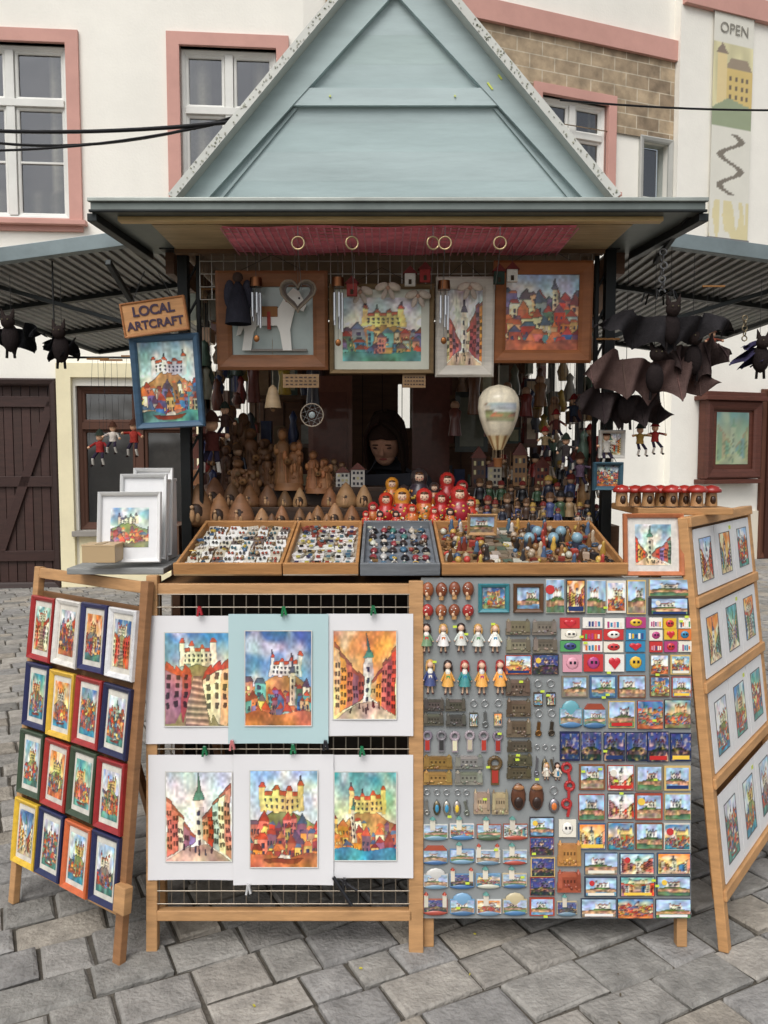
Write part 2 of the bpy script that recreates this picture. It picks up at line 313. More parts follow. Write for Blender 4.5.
for _ in range(130):
    x=U(-2.5,2.5); y=U(1.3,5); s_=U(.002,.006); mb.box((x,y,.006),(s_*2,s_,.003),C(200,190,70) if R()<.12 else C(96,86,70),Matrix.Rotation(U(0,3),3,'Z'))
mb.build('stone_pavement',M_stonep)
# ------------------------------------------------------------ buildings
def wall(mb,x0,x1,z0,z1,holes,col,y=0.,dep=.22,rev=None):
    xs=sorted({x0,x1,*[a for h in holes for a in h[:2]]}); zs=sorted({z0,z1,*[a for h in holes for a in h[2:4]]})
    for a,b in zip(xs[:-1],xs[1:]):
        for c,d in zip(zs[:-1],zs[1:]):
            mx,mz=(a+b)/2,(c+d)/2
            if any(h[0]<mx<h[1] and h[2]<mz<h[3] for h in holes) or a<x0-1e-6 or b>x1+1e-6: continue
            mb.add([(a,y,c),(b,y,c),(b,y,d),(a,y,d)],[(0,1,2,3)],col)
    for h in holes:
        a,b,c,d=h[:4]; mb.add([(a,y,c),(b,y,c),(b,y,d),(a,y,d),(a,y+dep,c),(b,y+dep,c),(b,y+dep,d),(a,y+dep,d)],[(0,4,5,1),(1,5,6,2),(2,6,7,3),(3,7,4,0)],rev or col)
def window(tr,gl,bk,x0,x1,z0,z1,ncol,zt,pink,y=0.,sur=.14,bars=1,wc=None,cur=True):
    if sur: 
        tr.frame((x0+x1)/2,(z0+z1)/2,x1-x0+2*sur,z1-z0+2*sur,sur,.04,pink,y=y,prof=[(0,0),(0,-.04),(sur,-.04),(sur,.06)])
        tr.box(((x0+x1)/2,y-.06,z0-sur*.4),(x1-x0+2*sur+.1,.1,.05),pink)
    wc=wc or C(226,226,220); yy=y+.1
    tr.frame((x0+x1)/2,(z0+z1)/2,x1-x0,z1-z0,.06,.05,wc,y=yy)
    W_=(x1-x0)/ncol
    for i in range(1,ncol): tr.box((x0+i*W_,yy-.02,(z0+z1)/2),(.09,.055,z1-z0-.1),wc)
    tr.box(((x0+x1)/2,yy-.025,zt),(x1-x0-.1,.065,.08),wc)
    for i in range(ncol):
        a=x0+i*W_+.05; b=x0+(i+1)*W_-.05
        for c,d in((z0+.05,zt-.04),(zt+.04,z1-.05)):
            tr.frame((a+b)/2,(c+d)/2,b-a,d-c,.035,.03,wc,y=yy+.005)
        for k in range(bars):
            zz=z0+.05+(zt-z0-.1)*(k+1)/(bars+1); tr.box(((a+b)/2,yy-.002,zz),(b-a-.06,.02,.025),wc)
    gl.add([(x0,yy+.01,z0),(x1,yy+.01,z0),(x1,yy+.01,z1),(x0,yy+.01,z1)],[(0,1,2,3)],(1,1,1))
    n=30; img=np.zeros((n,n,3)); img[:]=np.array((.24,.21,.19))*(.6+.8*sn(n,n,4))[...,None]; k=(.5+.5*np.sin(np.linspace(0,40,n)))[None,:,None]  # backing painted dark for the unlit room; curtain strips go over it
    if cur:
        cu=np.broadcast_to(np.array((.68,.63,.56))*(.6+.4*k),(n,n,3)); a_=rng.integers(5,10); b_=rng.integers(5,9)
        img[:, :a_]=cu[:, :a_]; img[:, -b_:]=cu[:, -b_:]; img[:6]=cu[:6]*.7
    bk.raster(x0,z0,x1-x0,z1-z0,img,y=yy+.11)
PINK=C(204,156,144); CREAM=C(243,240,230); YEL=C(234,224,188)
b1=root('plastered_townhouse'); ML=FM((-4.5,9.0,0),(3.6,.29,0),(0,0,1))
pl,tr,gl,bk,gt=MB(),MB(),MB(),MB(),MB()
def rect(M,a,b,c,d,px=None):
    x0=LP(M,a,(c+d)/2)[0]; x1=LP(M,b,(c+d)/2)[0]; m=(a+b)/2
    return x0,x1,LP(M,m,d)[1],LP(M,m,c)[1]
w1=rect(ML,-50,68,42,218); w2=rect(ML,181,277,49,218); w2=(w2[0],w2[1],w1[2],w1[3]+.03)
g1=rect(ML,-70,57,380,592); g1=(g1[0],g1[1],0.0,g1[3]); n1=rect(ML,77,200,386,530)
xj=math.hypot(3.6,.29)
wall(pl,-9,xj,0,12,[w1,w2,g1,n1],CREAM)
zt=LP(ML,40,101)[1]
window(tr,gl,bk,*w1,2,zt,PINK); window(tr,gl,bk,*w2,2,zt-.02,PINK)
pn=rect(ML,60,212,364,562); tr.frame((pn[0]+pn[1])/2,(pn[3]+0)/2,pn[1]-pn[0],pn[3],.17,.07,YEL,prof=[(0,0),(0,-.07),(.16,-.07),(.16,.0)])
pl.box(((n1[0]+n1[1])/2,-.012,n1[2]/2),(pn[1]-pn[0]-.34,.02,n1[2]),YEL)
tr.box(((n1[0]+n1[1])/2,-.05,n1[2]-.03),(n1[1]-n1[0]+.1,.12,.06),C(150,145,138))
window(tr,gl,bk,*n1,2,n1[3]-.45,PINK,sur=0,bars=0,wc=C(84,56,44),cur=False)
gw=g1[1]-g1[0]
nb=14
for i in range(nb): gt.box((g1[0]+(i+.5)*gw/nb,.1+.004*(i%2),g1[3]/2),(gw/nb-.006,.04,g1[3]-.02),jit(C(66,44,38),.12))
for zz in(.35,1.2,2.1): gt.box((g1[0]+gw/2,.06,zz),(gw-.1,.03,.12),C(58,37,32))
gt.beam((g1[1]-gw*.48,.055,.4),(g1[1]-.05,.055,2.1),.02,.1,C(60,38,33))
gt.frame(g1[0]+gw/2,g1[3]/2,gw+.06,g1[3]+.04,.08,.05,C(52,36,32),y=0)
pl.build('walls',M_plaster,b1,ML); tr.build('window_trim',M_trim,b1,ML,bevel=.004); gl.build('glass',M_glass,b1,ML); bk.build('curtains_dark_room',M_cloth,b1,ML); gt.build('gate',M_wood,b1,ML,bevel=.004)
rf=MB(); rf.box((-2.7,3,12.2),(12.8,7,.4),C(120,60,45)); rf.build('roof',M_trim,b1,ML)
b2=root('corner_townhouse'); MR=FM((-.9,9.29,0),(4.79,1.81,0),(0,0,1))
pl,tr,gl,bk,st,cab=MB(),MB(),MB(),MB(),MB(),MB()
xa=LP(MR,674,60)[0]
x0=LP(MR,540,130)[0]; x1=LP(MR,606,150)[0]; w3=(x0,x1,LP(MR,606,184)[1]-.1,LP(MR,540,94)[1])
x0=LP(MR,642,165)[0]; x1=LP(MR,668,165)[0]; w4=(x0,x1,LP(MR,655,200)[1],LP(MR,655,142)[1])
wall(pl,0,xa,0,12,[w3,w4],CREAM)
window(tr,gl,bk,*w3,2,w3[2]+(w3[3]-w3[2])*.62,PINK,y=-.02,sur=.12)
tr.frame((w4[0]+w4[1])/2,(w4[2]+w4[3])/2,w4[1]-w4[0]+.12,w4[3]-w4[2]+.1,.07,.05,C(176,176,170)); gl.add([(w4[0],.1,w4[2]),(w4[1],.1,w4[2]),(w4[1],.1,w4[3]),(w4[0],.1,w4[3])],[(0,1,2,3)],(1,1,1)); bk.box(((w4[0]+w4[1])/2,.25,(w4[2]+w4[3])/2),(w4[1]-w4[0],.02,w4[3]-w4[2]),C(30,30,32))  # dark sheet behind the small pane stands in for room shade
zb=LP(MR,660,141)[1]; zs=6.72
wall(st,.25,xa-.004,zb,zs,[(w3[0]-.12,w3[1]+.12,zb,w3[3]+.12)],C(150,130,105),y=-.03,dep=.03)
tr.box(((xa)/2+.1,-.03,zs+.13),(xa-.2,.1,.26),PINK)
xb=15.
wall(pl,xa,xb,0,12,[],CREAM,y=-.12); pl.add([(xa,-.12,0),(xa,0,0),(xa,0,12),(xa,-.12,12)],[(0,1,2,3)],CREAM)
z2=LP(MR,700,8)[1]; tr.box(((xa+xb)/2+.02,-.15,z2+.05),(xb-xa,.08,.28),PINK)
pl.box(((xa+xb)/2,-.135,.35),(xb-xa,.04,.7),C(222,214,196))
c0=LP(MR,692,400)[0]; c1=LP(MR,746,400)[0]; cz0=LP(MR,720,478)[1]; cz1=LP(MR,720,402)[1]
d0=LP(MR,757,460)[0]; tr.box((d0+.6,-.16,1.2),(1.2,.06,2.4),C(70,40,30)); tr.frame(d0+.6,1.22,1.4,2.44,.1,.06,C(96,60,44),y=-.13)
pl.build('walls',M_plaster,b2,MR); tr.build('window_trim',M_trim,b2,MR,bevel=.004); gl.build('glass',M_glass,b2,MR); bk.build('curtains_dark_room',M_cloth,b2,MR); st.build('stone_facing',M_stone,b2,MR)
rf=MB(); rf.box((7,3,12.2),(16,7,.4),C(120,60,45)); rf.build('roof',M_trim,b2,MR)
nc=root('wooden_notice_case'); BR=C(92,52,40)
cab.box(((c0+c1)/2,-.2,(cz0+cz1)/2),(c1-c0,.12,cz1-cz0),BR); cab.frame((c0+c1)/2,(cz0+cz1)/2,c1-c0,cz1-cz0,.13,.06,jit(BR),y=-.262)
cab.box(((c0+c1)/2,-.24,cz1+.03),(c1-c0+.14,.26,.06),BR); cab.box(((c0+c1)/2,-.22,cz1+.09),(c1-c0+.06,.2,.06),BR); cab.box(((c0+c1)/2,-.22,cz0-.04),(c1-c0+.08,.2,.06),BR)
cab.build('case',M_wood,nc,MR,bevel=.006)
q=MB(); q.raster(c0+.2,cz0+.2,c1-c0-.4,cz1-cz0-.36,np.clip(painting(20,24,1,ink=0)*.3+np.array((.36,.42,.34)),0,1),y=-.266); q.build('poster',M_paper,nc,MR)
# banner
bn=root('hanging_banner'); q=MB(); a,b_=LP(MR,703,130)[0],LP(MR,742,130)[0]; zt_,zb_=LP(MR,722,20)[1],LP(MR,722,242)[1]
img=np.zeros((150,34,3)); X,Y=np.meshgrid(np.linspace(0,1,34),np.linspace(0,1,150)); img[:]=np.array((.88,.87,.82))
y1=(Y>.5)&(Y<.87); img[y1]=(np.array((.86,.83,.66))*(.85+.25*sn(150,34,9))[...,None])[y1]
fill(img,X,Y,[(.35,.62),(1,.6),(1,.76),(.35,.76)],(.84,.74,.48)); fill(img,X,Y,[(.3,.76),(1,.76),(.85,.81),(.45,.81)],(.62,.56,.48)); fill(img,X,Y,[(.1,.6),(.35,.6),(.35,.82),(.1,.82)],(.88,.8,.6)); fill(img,X,Y,[(.06,.82),(.39,.82),(.22,.87)],(.56,.5,.44)); fill(img,X,Y,[(0,.5),(1,.5),(1,.6),(.4,.63),(0,.58)],(.6,.64,.52))
for yy in (.63,.67,.71): 
    for xx in(.42,.56,.7,.84): fill(img,X,Y,[(xx,yy),(xx+.06,yy),(xx+.06,yy+.018),(xx,yy+.018)],(.45,.4,.34))
d_=np.abs(X-.5-.26*np.sin(Y*46)); m=(Y>.2)&(Y<.47)&(d_<.09); img[m]=(.5,.47,.42)
y2=(Y<.17)&(sn(150,34,10)>.5); img[y2]=img[y2]*.5+.5*np.array((.84,.76,.46))
q.raster(a,zb_,b_-a,zt_-zb_,img,y=-.16); q.box(((a+b_)/2,-.155,zt_+.01),(b_-a+.04,.02,.03),C(120,120,120)); q.box(((a+b_)/2,-.155,zb_-.01),(b_-a+.04,.02,.03),C(120,120,120)); q.build('cloth',M_paper,bn,MR)
text('OPEN',.19,MR@Matrix.Translation(((a+b_)/2,-.17,zt_-.2)),C(136,132,122),bn,off=0)
# ------------------------------------------------------------ overhead cables
cb=root('overhead_cables'); q=MB()
def cat(p0,p1,sag,r):
    q.tube([p0.lerp(p1,t/14)+Vector((0,0,-sag*4*(t/14)*(1-t/14))) for t in range(15)],r,C(30,30,32))
cat(W(-60,128,5.5),W(232,122,4.9),.04,.012); cat(W(-60,134,5.6),W(238,116,4.9),.12,.009); cat(W(-60,150,5.5),W(235,120,4.9),.06,.008)
cat(W(560,100,7),W(900,106,8),.06,.009); q.build('cable_run',M_metal,cb)
# ------------------------------------------------------------ kiosk
ks=root('market_stall'); BLUE=C(172,188,188); DK=C(52,56,56); TAN=C(176,138,96)
g=MB(); yg=2.92
P=lambda px,py,y=yg:W(px,py,y)
def prism(mb,pts,y0,y1,col):
    mb.poly([(p.x,p.z) for p in pts],y0,y1,col)
L0,R0,AP=P(182,199),P(609,199),P(395,-58)
zg=L0.z-.03
def xl(z): t=(z-L0.z)/(AP.z-L0.z); return L0.x+(AP.x-L0.x)*t,R0.x+(AP.x-R0.x)*t
nbd=9
for k in range(nbd):
    za=zg+(AP.z-zg)*k/nbd; zb2=zg+(AP.z-zg)*(k+1)/nbd; a=xl(max(za,L0.z)); b=xl(zb2)
    g.poly([(a[0],za),(a[1],za),(b[1]-.002,zb2-.0015),(b[0]+.002,zb2-.0015)],yg+.02,yg+.05,jit(BLUE,.06))
for s_,B in((1,L0),(-1,R0)):
    q=[B,AP,AP+Vector((0,0,-.17)),B+Vector((s_*.09,0,0))]
    prism(g,q,yg-.004,yg+.022,jit(C(178,194,194),.03))
def hb(y0p,y1p,i=.075,col=C(184,200,200),dy=0.):
    za,zb=P(0,y1p).z,P(0,y0p).z; a=xl(za);b=xl(zb)
    g.poly([(a[0]+i,za),(a[1]-i,za),(b[1]-i,zb),(b[0]+i,zb)],yg+dy,yg+.022,col)
hb(88,105)
for s_ in(0,1):
    za,zb=L0.z,P(0,107).z; a=xl(za)[s_]; b=xl(zb)[s_]; sg_=1 if s_==0 else -1
    g.poly([(a+sg_*.125,za),(a+sg_*.135,za),(b+sg_*.135,zb),(b+sg_*.125,zb)],yg+.012,yg+.022,C(156,172,172))
g.build('gable',M_paint,ks,bevel=.003)
g=MB()
for px in(330,455): 
    p_=W(px,96,yg-.004); g.box(p_,(.006,.004,.006),C(210,220,120))
g.box(W(490,86,yg-.006),(.03,.003,.006),C(206,216,90),Matrix.Rotation(.9,3,'Y')); g.box(W(500,77,yg-.006),(.02,.003,.006),C(206,216,90),Matrix.Rotation(.9,3,'Y'))
g.build('tape_marks',M_gloss,ks)
r=MB(); WHT=C(206,207,200)
for s_,B in((1,P(174,199,2.86)),(-1,P(615,199,2.86))):
    A_=P(395,-69,2.86); d=(A_-B).normalized(); n=Vector((-d.z*s_,0,d.x*s_))*.028
    if n.z<0:n=-n
    a=[B,A_,A_+Vector((0,0,.04)),B+n]; b2_=[Vector((p.x,4.95,p.z)) for p in a]
    r.hexa(a,b2_,WHT)
    for k in range(110):
        t=R(); p=B.lerp(A_,t)+n*U(.15,.85); r.box((p.x,2.859,p.z),(U(.002,.007),.003,U(.002,.006)),jit(C(*random.choice([(166,168,148),(144,146,132),(184,184,172)])),.1),Matrix.Rotation(U(0,3),3,'Y'))
r.box((0.03,4.9,L0.z+.3),(1.4,.04,.6),BLUE)
r.build('roof_slopes',M_trim,ks)
e=MB(); fl,fr=W(90,198,2.45),W(706,198,2.45); zt_=fl.z; zb_=W(90,212,2.45).z; bl,br_=W(150,240,2.95).x,W(632,240,2.95).x
e.hexa([(fl.x,2.45,zb_),(fr.x,2.45,zb_),(br_,2.95,zb_),(bl,2.95,zb_)],[(fl.x,2.45,zt_),(fr.x,2.45,zt_),(br_,2.95,zt_+.02),(bl,2.95,zt_+.02)],C(112,120,116))
e.box(((fl.x+fr.x)/2,2.447,zt_-.006),(fr.x-fl.x+.012,.014,.012),C(160,166,160)); e.box(((fl.x+fr.x)/2,2.449,zb_+.003),(fr.x-fl.x+.008,.01,.008),C(40,44,44))
for x0_,x1_ in((fl.x,bl),(fr.x,br_)): e.beam((x0_,2.46,zb_-.012),(x1_,2.94,zb_-.012),.03,.024,DK)
zh=W(0,245,2.87).z
e.box((.02,2.89,zh),(1.62,.05,.03),C(38,40,40))
for px,wd in((185,.036),(608,.036)):
    x=W(px,400,2.88).x; e.box((x,2.89,zh/2),(wd,.04,zh),C(36,38,38))
for px in(199,596):
    x=W(px,400,2.88).x; e.box((x,2.9,zh/2+.5),(.014,.02,zh-1.0),C(30,32,32))
for px0,px1 in((185,199),(596,608)):
    a=W(px0,400,2.89).x;b=W(px1,400,2.89).x
    for k in range(8): z=1.25+k*.12; e.beam((a,2.9,z),(b,2.9,z+.09),.008,.008,C(40,42,42))
for x in(-.72,.79): e.box((x,4.75,1.12),(.05,.05,2.24),C(36,38,38))
e.beam(W(108,262,2.6),W(132,302,2.86),.018,.018,DK); e.beam(W(690,214,2.5),W(655,262,2.86),.016,.016,DK)
e.build('metal_frame',M_metal,ks,bevel=.002)
p=MB(); p.box(((bl+br_)/2,2.7,zb_-.006),(1.5,.3,.008),C(182,160,120)); p.box((.02,2.505,zb_-.008),(1.66,.035,.014),C(206,178,126)); p.box((.02,2.86,zb_-.014),(1.5,.04,.02),C(120,92,66)); 
p.build('canopy_lining',M_woodh,ks,bevel=.002)
# pink slatted net lying under the canopy lining
q=MB(); x0_=W(226,232,2.6).x; x1_=W(572,232,2.6).x; ny=13; n=60
for j in range(ny):
    y_=2.53+j*.026; zz=[zb_-.016-.008*math.sin(j/ny*3.14)-.006*(.5+.5*math.sin(i*.3+j*.4)) for i in range(n)]
    v_=[];
    for i in range(n):
        x=x0_+(x1_-x0_)*i/(n-1); v_+= [(x,y_,zz[i]),(x,y_+.018,zz[i]-.003)]
    q.add(v_,[(2*i,2*i+2,2*i+3,2*i+1) for i in range(n-1)],jit(C(226,132,146),.15))
for k in range(46):
    x=x0_+(x1_-x0_)*k/45; q.box((x,2.68,zb_-.03),(.004,.33,.003),C(214,150,160))
q.build('pink_net',M_cloth,ks)
for s_,name in((-1,'side_flap'),(1,'side_flap_b')):
    q=MB(); xi=(-.80 if s_<0 else .86); xo=xi+s_*.95; zi=W(0,238,2.9).z; zo=zi-.125; RB=C(160,162,160)
    f0,f1=2.86,4.95
    q.hexa([(xi,f0,zi),(xo,f0,zo),(xo,f1,zo),(xi,f1,zi)],[(xi,f0,zi+.014),(xo,f0,zo+.014),(xo,f1,zo+.014),(xi,f1,zi+.014)],RB)
    for k in range(26):
        t=(k+.5)/26; x=xi+(xo-xi)*t; z=zi+(zo-zi)*t-.006; q.hexa([(x-.008,f0+.03,z-.003),(x+.008,f0+.03,z-.003),(x+.008,f1-.03,z-.003),(x-.008,f1-.03,z-.003)],[(x-.011,f0+.03,z+.007),(x+.011,f0+.03,z+.007),(x+.011,f1-.03,z+.007),(x-.011,f1-.03,z+.007)],jit(C(152,152,148),.08))
    for yy in(f0,(f0*2+f1)/3,(f0+2*f1)/3,f1): q.beam((xi,yy,zi-.002),(xo,yy,zo-.002),.04,.05,C(124,136,138) if yy==f0 else DK)
    q.beam((xo,f0,zo),(xo,f1,zo),.03,.05,DK)
    q.beam((xi,3.1,1.95),(xi+s_*.75,3.1,zo+.02),.016,.016,DK)
    q.build(name,M_metal,ks,bevel=.0015)
# body: low side walls (side hatches are raised), back wall with a narrow opening
q=MB(); BW=C(112,82,62)
MB_=FM((0,4.7,0),(1,0,0),(0,0,1)); q.M=MB_
h=rect(MB_,398,410,384,428); wall(q,-.76,.84,0,2.27,[h],BW,dep=.03)
for k in range(14): q.box((-.7+k*.115,-.006,1.1),(.004,.006,2.2),C(50,36,30))
q.M=Matrix.Identity(4)
for x in(-.77,.85):
    q.box((x,3.82,.62),(.03,1.78,1.24),BW); q.box((x,3.82,2.2),(.03,1.78,.1),BW)
    for y_ in(3.5,4.1): q.box((x,y_,1.7),(.03,.03,.92),C(50,50,50))
q.box((.03,3.8,2.29),(1.62,1.75,.03),C(130,110,86))
q.box((.02,2.99,.56),(1.56,.03,1.1),C(60,52,46))  # base board coloured dark to stand in for shade under the counter
q.build('walls',M_wood,ks)
# counter
q=MB(); WD=C(184,138,90)
q.box((.04,2.74,1.085),(1.5,.6,.03),C(120,88,58)); q.box((0.95,2.66,W(0,508,2.5).z-.012),(.3,.3,.022),WD); q.box((-.83,2.62,W(0,566,2.5).z-.01),(.3,.34,.02),C(150,152,150))
q.box((.83,2.53,1.2),(.03,.03,.24),WD); q.box((-.72,2.5,.57),(.03,.03,1.1),WD)
for d,py in((2.95,526),(3.10,506),(3.25,486)):
    z=W(0,py,d).z; q.box((.03,d+.04,z-.012),(1.48,.17,.02),C(70,50,36)); q.box((.03,d-.04,z-.05),(1.48,.01,.07),C(60,44,34))
q.build('counter',M_woodh,ks,bevel=.003)
# clutter stored inside
q=MB()
CL=[(150,106,70),(110,62,50),(170,140,106),(76,76,86),(136,52,44),(150,150,136),(86,108,96),(180,150,60),(60,70,110),(120,90,64)]
for z in(1.3,1.55,1.8,2.02): q.box((-.5,4.3,z),(.46,.22,.02),C(110,80,56)); q.box((.55,4.3,z),(.5,.22,.02),C(110,80,56))
for z in(1.31,1.56,1.81):
    for x0_,n_ in((-.7,6),(.33,7)):
        for k in range(n_):
            c=jit(C(*random.choice(CL)),.3); x=x0_+k*.072+U(-.01,.01); t_=random.choice([0,1,2]); hh=U(.08,.19)
            if t_==0: q.box((x,4.24,z+hh/2),(.055,.05,hh),c)
            elif t_==1: q.lathe((x,4.24,z),[(.026,0),(.03,hh*.3),(.016,hh*.65),(.022,hh*.8),(.004,hh)],c,9)
            else: q.box((x,4.22,z+hh/2),(.07,.012,hh),c); q.box((x,4.212,z+hh/2),(.045,.004,hh*.7),jit(C(200,190,160),.3))
for sx in(-.735,.815):
    for k in range(90):
        y_=U(3.02,4.5); z=U(1.3,2.12); c=jit(C(*random.choice(CL)),.35); s2=-1 if sx>0 else 1; hh=U(.05,.14)
        if R()<.5: q.box((sx+s2*.02,y_,z),(.03,U(.04,.12),hh),c)
        else: q.lathe((sx+s2*.05,y_,z-hh/2),[(.018,0),(.026,hh*.35),(.012,hh*.7),(.018,hh*.85),(.003,hh)],c,8); q.cyl((sx+s2*.05,y_,z+hh/2),(sx+s2*.05,y_,2.26),.0008,C(150,140,120),seg=4)
a,b=W(309,500,4.0),W(352,376,4.0); q.box(((a.x+b.x)/2,4.0,(a.z+b.z)/2),(b.x-a.x,.02,b.z-a.z),C(140,84,64)); q.box(((a.x+b.x)/2,3.986,(a.z+b.z)/2-.02),(b.x-a.x-.05,.006,b.z-a.z-.12),C(120,66,50))
a,b=W(412,500,4.0),W(450,376,4.0); q.box(((a.x+b.x)/2,4.02,(a.z+b.z)/2),(b.x-a.x,.02,b.z-a.z),C(120,70,58))
a,b=W(455,452,3.6),W(488,392,3.6); q.box(((a.x+b.x)/2,3.6,(a.z+b.z)/2),(b.x-a.x,.02,b.z-a.z),C(46,54,50)); q.box(((a.x+b.x)/2,3.588,(a.z+b.z)/2),(b.x-a.x-.04,.004,b.z-a.z-.05),C(110,112,96))
for x in(-.55,-.42,-.3,.3,.38,.45,.52,.6,.66,.72,-.62):
    q.cyl((x,3.4,1.95),(x,3.4,2.27),.0008,C(150,140,120),seg=4); hh=U(.08,.2); zz=U(1.7,1.95); q.lathe((x,3.4,zz-hh),[(.03,0),(.022,hh*.5),(.028,hh*.8),(.004,hh)],jit(C(*random.choice(CL)),.3),9); q.ball((x,3.4,zz),.02,C(190,150,120),8,5)
q.build('shelf_stock',M_lac,ks)
# paper lantern globe
# wire grid at header
q=MB(); a,b_=W(200,260,2.86).x,W(592,260,2.86).x; z0_,z1_=W(0,300,2.86).z,W(0,249,2.86).z
for k in range(34): x=a+(b_-a)*k/33; q.cyl((x,2.855,z0_),(x,2.855,z1_),.0019,C(196,192,184),seg=4)
for k in range(5): z=z0_+(z1_-z0_)*k/4; q.cyl((a,2.852,z),(b_,2.852,z),.0022,C(196,192,184),seg=4)
q.build('header_grid',M_steel,ks)
# ------------------------------------------------------------ front print panel
S=2.431/800; MP=FM((0,2.33,0),(1,0,0),(0,ST,CT))
X_=lambda px:(px-384)*S; Z_=lambda py:(950-py)*S
pp=root('print_display_panel'); WDL=C(190,146,100)
q=MB()
q.box((X_(153),0,Z_(766)),(.034,.03,1.16),WDL); q.box((X_(416),.002,Z_(768)),(.044,.03,1.14),WDL)
q.box((X_(284),.004,Z_(589)),(.78,.024,.034),WDL); q.box((X_(284),.001,Z_(914)),(.78,.028,.032),WDL); q.box((X_(284),.02,Z_(760)),(.78,.012,.012),C(70,60,50))
q.build('wooden_frame',M_wood,pp,MP,bevel=.003)
q=MB()
for k in range(21): x=X_(160)+(X_(408)-X_(160))*k/20; q.cyl((x,-.008,Z_(902)),(x,-.008,Z_(594)),.0022,C(160,150,136),seg=5)
for k in range(25): z=Z_(902)+(Z_(594)-Z_(902))*k/24; q.cyl((X_(158),-.011,z),(X_(410),-.011,z),.0022,C(160,150,136),seg=5)
q.build('wire_grid',M_steel,pp,MP)
def bigprint(x0,x1,y0,y1,a0,a1,b0,b1,mat,kind,sky,pal,dy,parent,MX):
    q=MB()
    n=9; xs=np.linspace(X_(x0),X_(x1),n); zs2=np.linspace(Z_(y1),Z_(y0),n); gx,gz=np.meshgrid(xs,zs2); u_=(gx-gx.min())/(gx.max()-gx.min()); v_=(gz-gz.min())/(gz.max()-gz.min())
    yy=dy-.004*(1-v_)**3*(np.abs(u_-.5)*2)**2
    q.add(np.stack([gx.ravel(),yy.ravel(),gz.ravel()],1),[(r_*n+c_,r_*n+c_+1,(r_+1)*n+c_+1,(r_+1)*n+c_) for r_ in range(n-1) for c_ in range(n-1)],mat,True)
    q.raster(X_(a0),Z_(b1),X_(a1)-X_(a0),Z_(b0)-Z_(b1),painting(92,130,kind,sky,pal),y=dy-.0045)
    q.frame((X_(a0)+X_(a1))/2,(Z_(b0)+Z_(b1))/2,X_(a1)-X_(a0)+.006,Z_(b0)-Z_(b1)+.006,.003,.001,C(206,204,198),y=dy-.0042)
    return q.build('print',M_paper,parent,MX)
WM=C(226,225,226); BM=C(180,206,208)
bigprint(148,233,615,742,167,231,632,724,WM,4,0,1,-.018,pp,MP); bigprint(327,413,613,734,334,396,630,717,WM,1,2,1,-.018,pp,MP); bigprint(230,329,613,741,247,312,630,723,BM,0,3,0,-.024,pp,MP)
bigprint(150,236,753,877,168,233,770,858,WM,1,4,0,-.018,pp,MP); bigprint(332,413,753,875,335,396,770,857,WM,3,5,1,-.018,pp,MP); bigprint(235,334,752,881,252,318,768,863,WM,3,6,1,-.024,pp,MP)
q=MB()
for px,py,c in((202,610,(170,40,50)),(285,610,(30,120,70)),(373,609,(30,110,70)),(207,748,(30,110,70)),(294,746,(40,120,80)),(326,742,(40,40,44)),(362,748,(40,120,80)),(250,884,(190,190,190)),(345,878,(30,30,34)),(234,742,(200,120,120))):
    c=C(*c); x,z=X_(px),Z_(py); q.box((x-.003,-.034,z),(.006,.012,.03),c,Matrix.Rotation(.15,3,'Y')); q.box((x+.005,-.036,z+.002),(.006,.012,.026),c,Matrix.Rotation(-.25,3,'Y')); q.ring((x,-.036,z+.002),.005,.0015,C(180,180,180),seg=8)
q.cyl((X_(334),-.034,Z_(872)),(X_(352),-.044,Z_(898)),.006,C(30,30,34)); q.cyl((X_(340),-.034,Z_(874)),(X_(358),-.044,Z_(884)),.004,C(30,30,34))
q.build('clips',M_lac,pp,MP)
# ------------------------------------------------------------ magnet board
mg=root('magnet_display_board'); q=MB()
q.box((X_(556),.006,Z_(748)),(.82,.012,1.035),C(142,146,146)); q.build('board',M_trim,mg,MP)
q=MB(); 
for px in(429,684): q.box((X_(px),.03,Z_(764)),(.032,.03,1.13),WDL)
q.build('legs',M_wood,mg,MP,bevel=.003)
pm,om,km=MB(),MB(),MB()
BR8=[(200,60,60),(230,186,60),(60,136,176),(90,160,100),(224,124,60),(180,70,126),(236,230,214),(66,76,130),(222,160,174),(244,240,230)]
def cells(x0,x1,y0,y1,nx,ny,gap=.04):
    for j in range(ny):
        for i in range(nx):
            w_=(x1-x0)/nx; h_=(y1-y0)/ny
            yield X_(x0+(i+.5)*w_+U(-.6,.6)), Z_(y0+(j+.5)*h_+U(-.6,.6)), w_*S*(1-gap), h_*S*(1-gap)
def pic(x0,x1,y0,y1,nx,ny,tint=None,rim=None,pool=None):
    for x,z,w_,h_ in cells(x0,x1,y0,y1,nx,ny):
        w_*=U(.93,1); h_*=U(.9,1)
        pl_=pool or (POOL if w_>h_*.95 else POOLP); im=pl_[rng.integers(len(pl_))]; im=im[:, ::random.choice([1,-1])]
        if tint is not None: im=im*np.array(tint)
        else: im=np.clip(im*1.06,0,1)
        pm.box((x,-.004,z),(w_,.006,h_),C(*(rim or random.choice([(226,220,208),(60,56,60),(170,76,60),(70,100,136),(216,186,120),(130,120,104),(130,84,60)]))))
        k=random.choice([.97,.92,.86,.95]); pm.raster(x-w_*k/2,z-h_*k/2,w_*k,h_*k,im,y=-.0078)
        if R()<.4: 
            c=C(*random.choice([(240,234,216),(200,50,50),(246,206,80),(40,60,110),(240,240,236)])); pm.box((x,-.0085,z-h_*.36),(w_*.8,.001,h_*.13),c)
        if R()<.3: pm.cyl((x-w_*.28,-.0078,z+h_*.2),(x-w_*.28,-.0095,z+h_*.2),h_*.14,C(*random.choice([(230,224,210),(200,60,60),(240,200,80)])),seg=9)
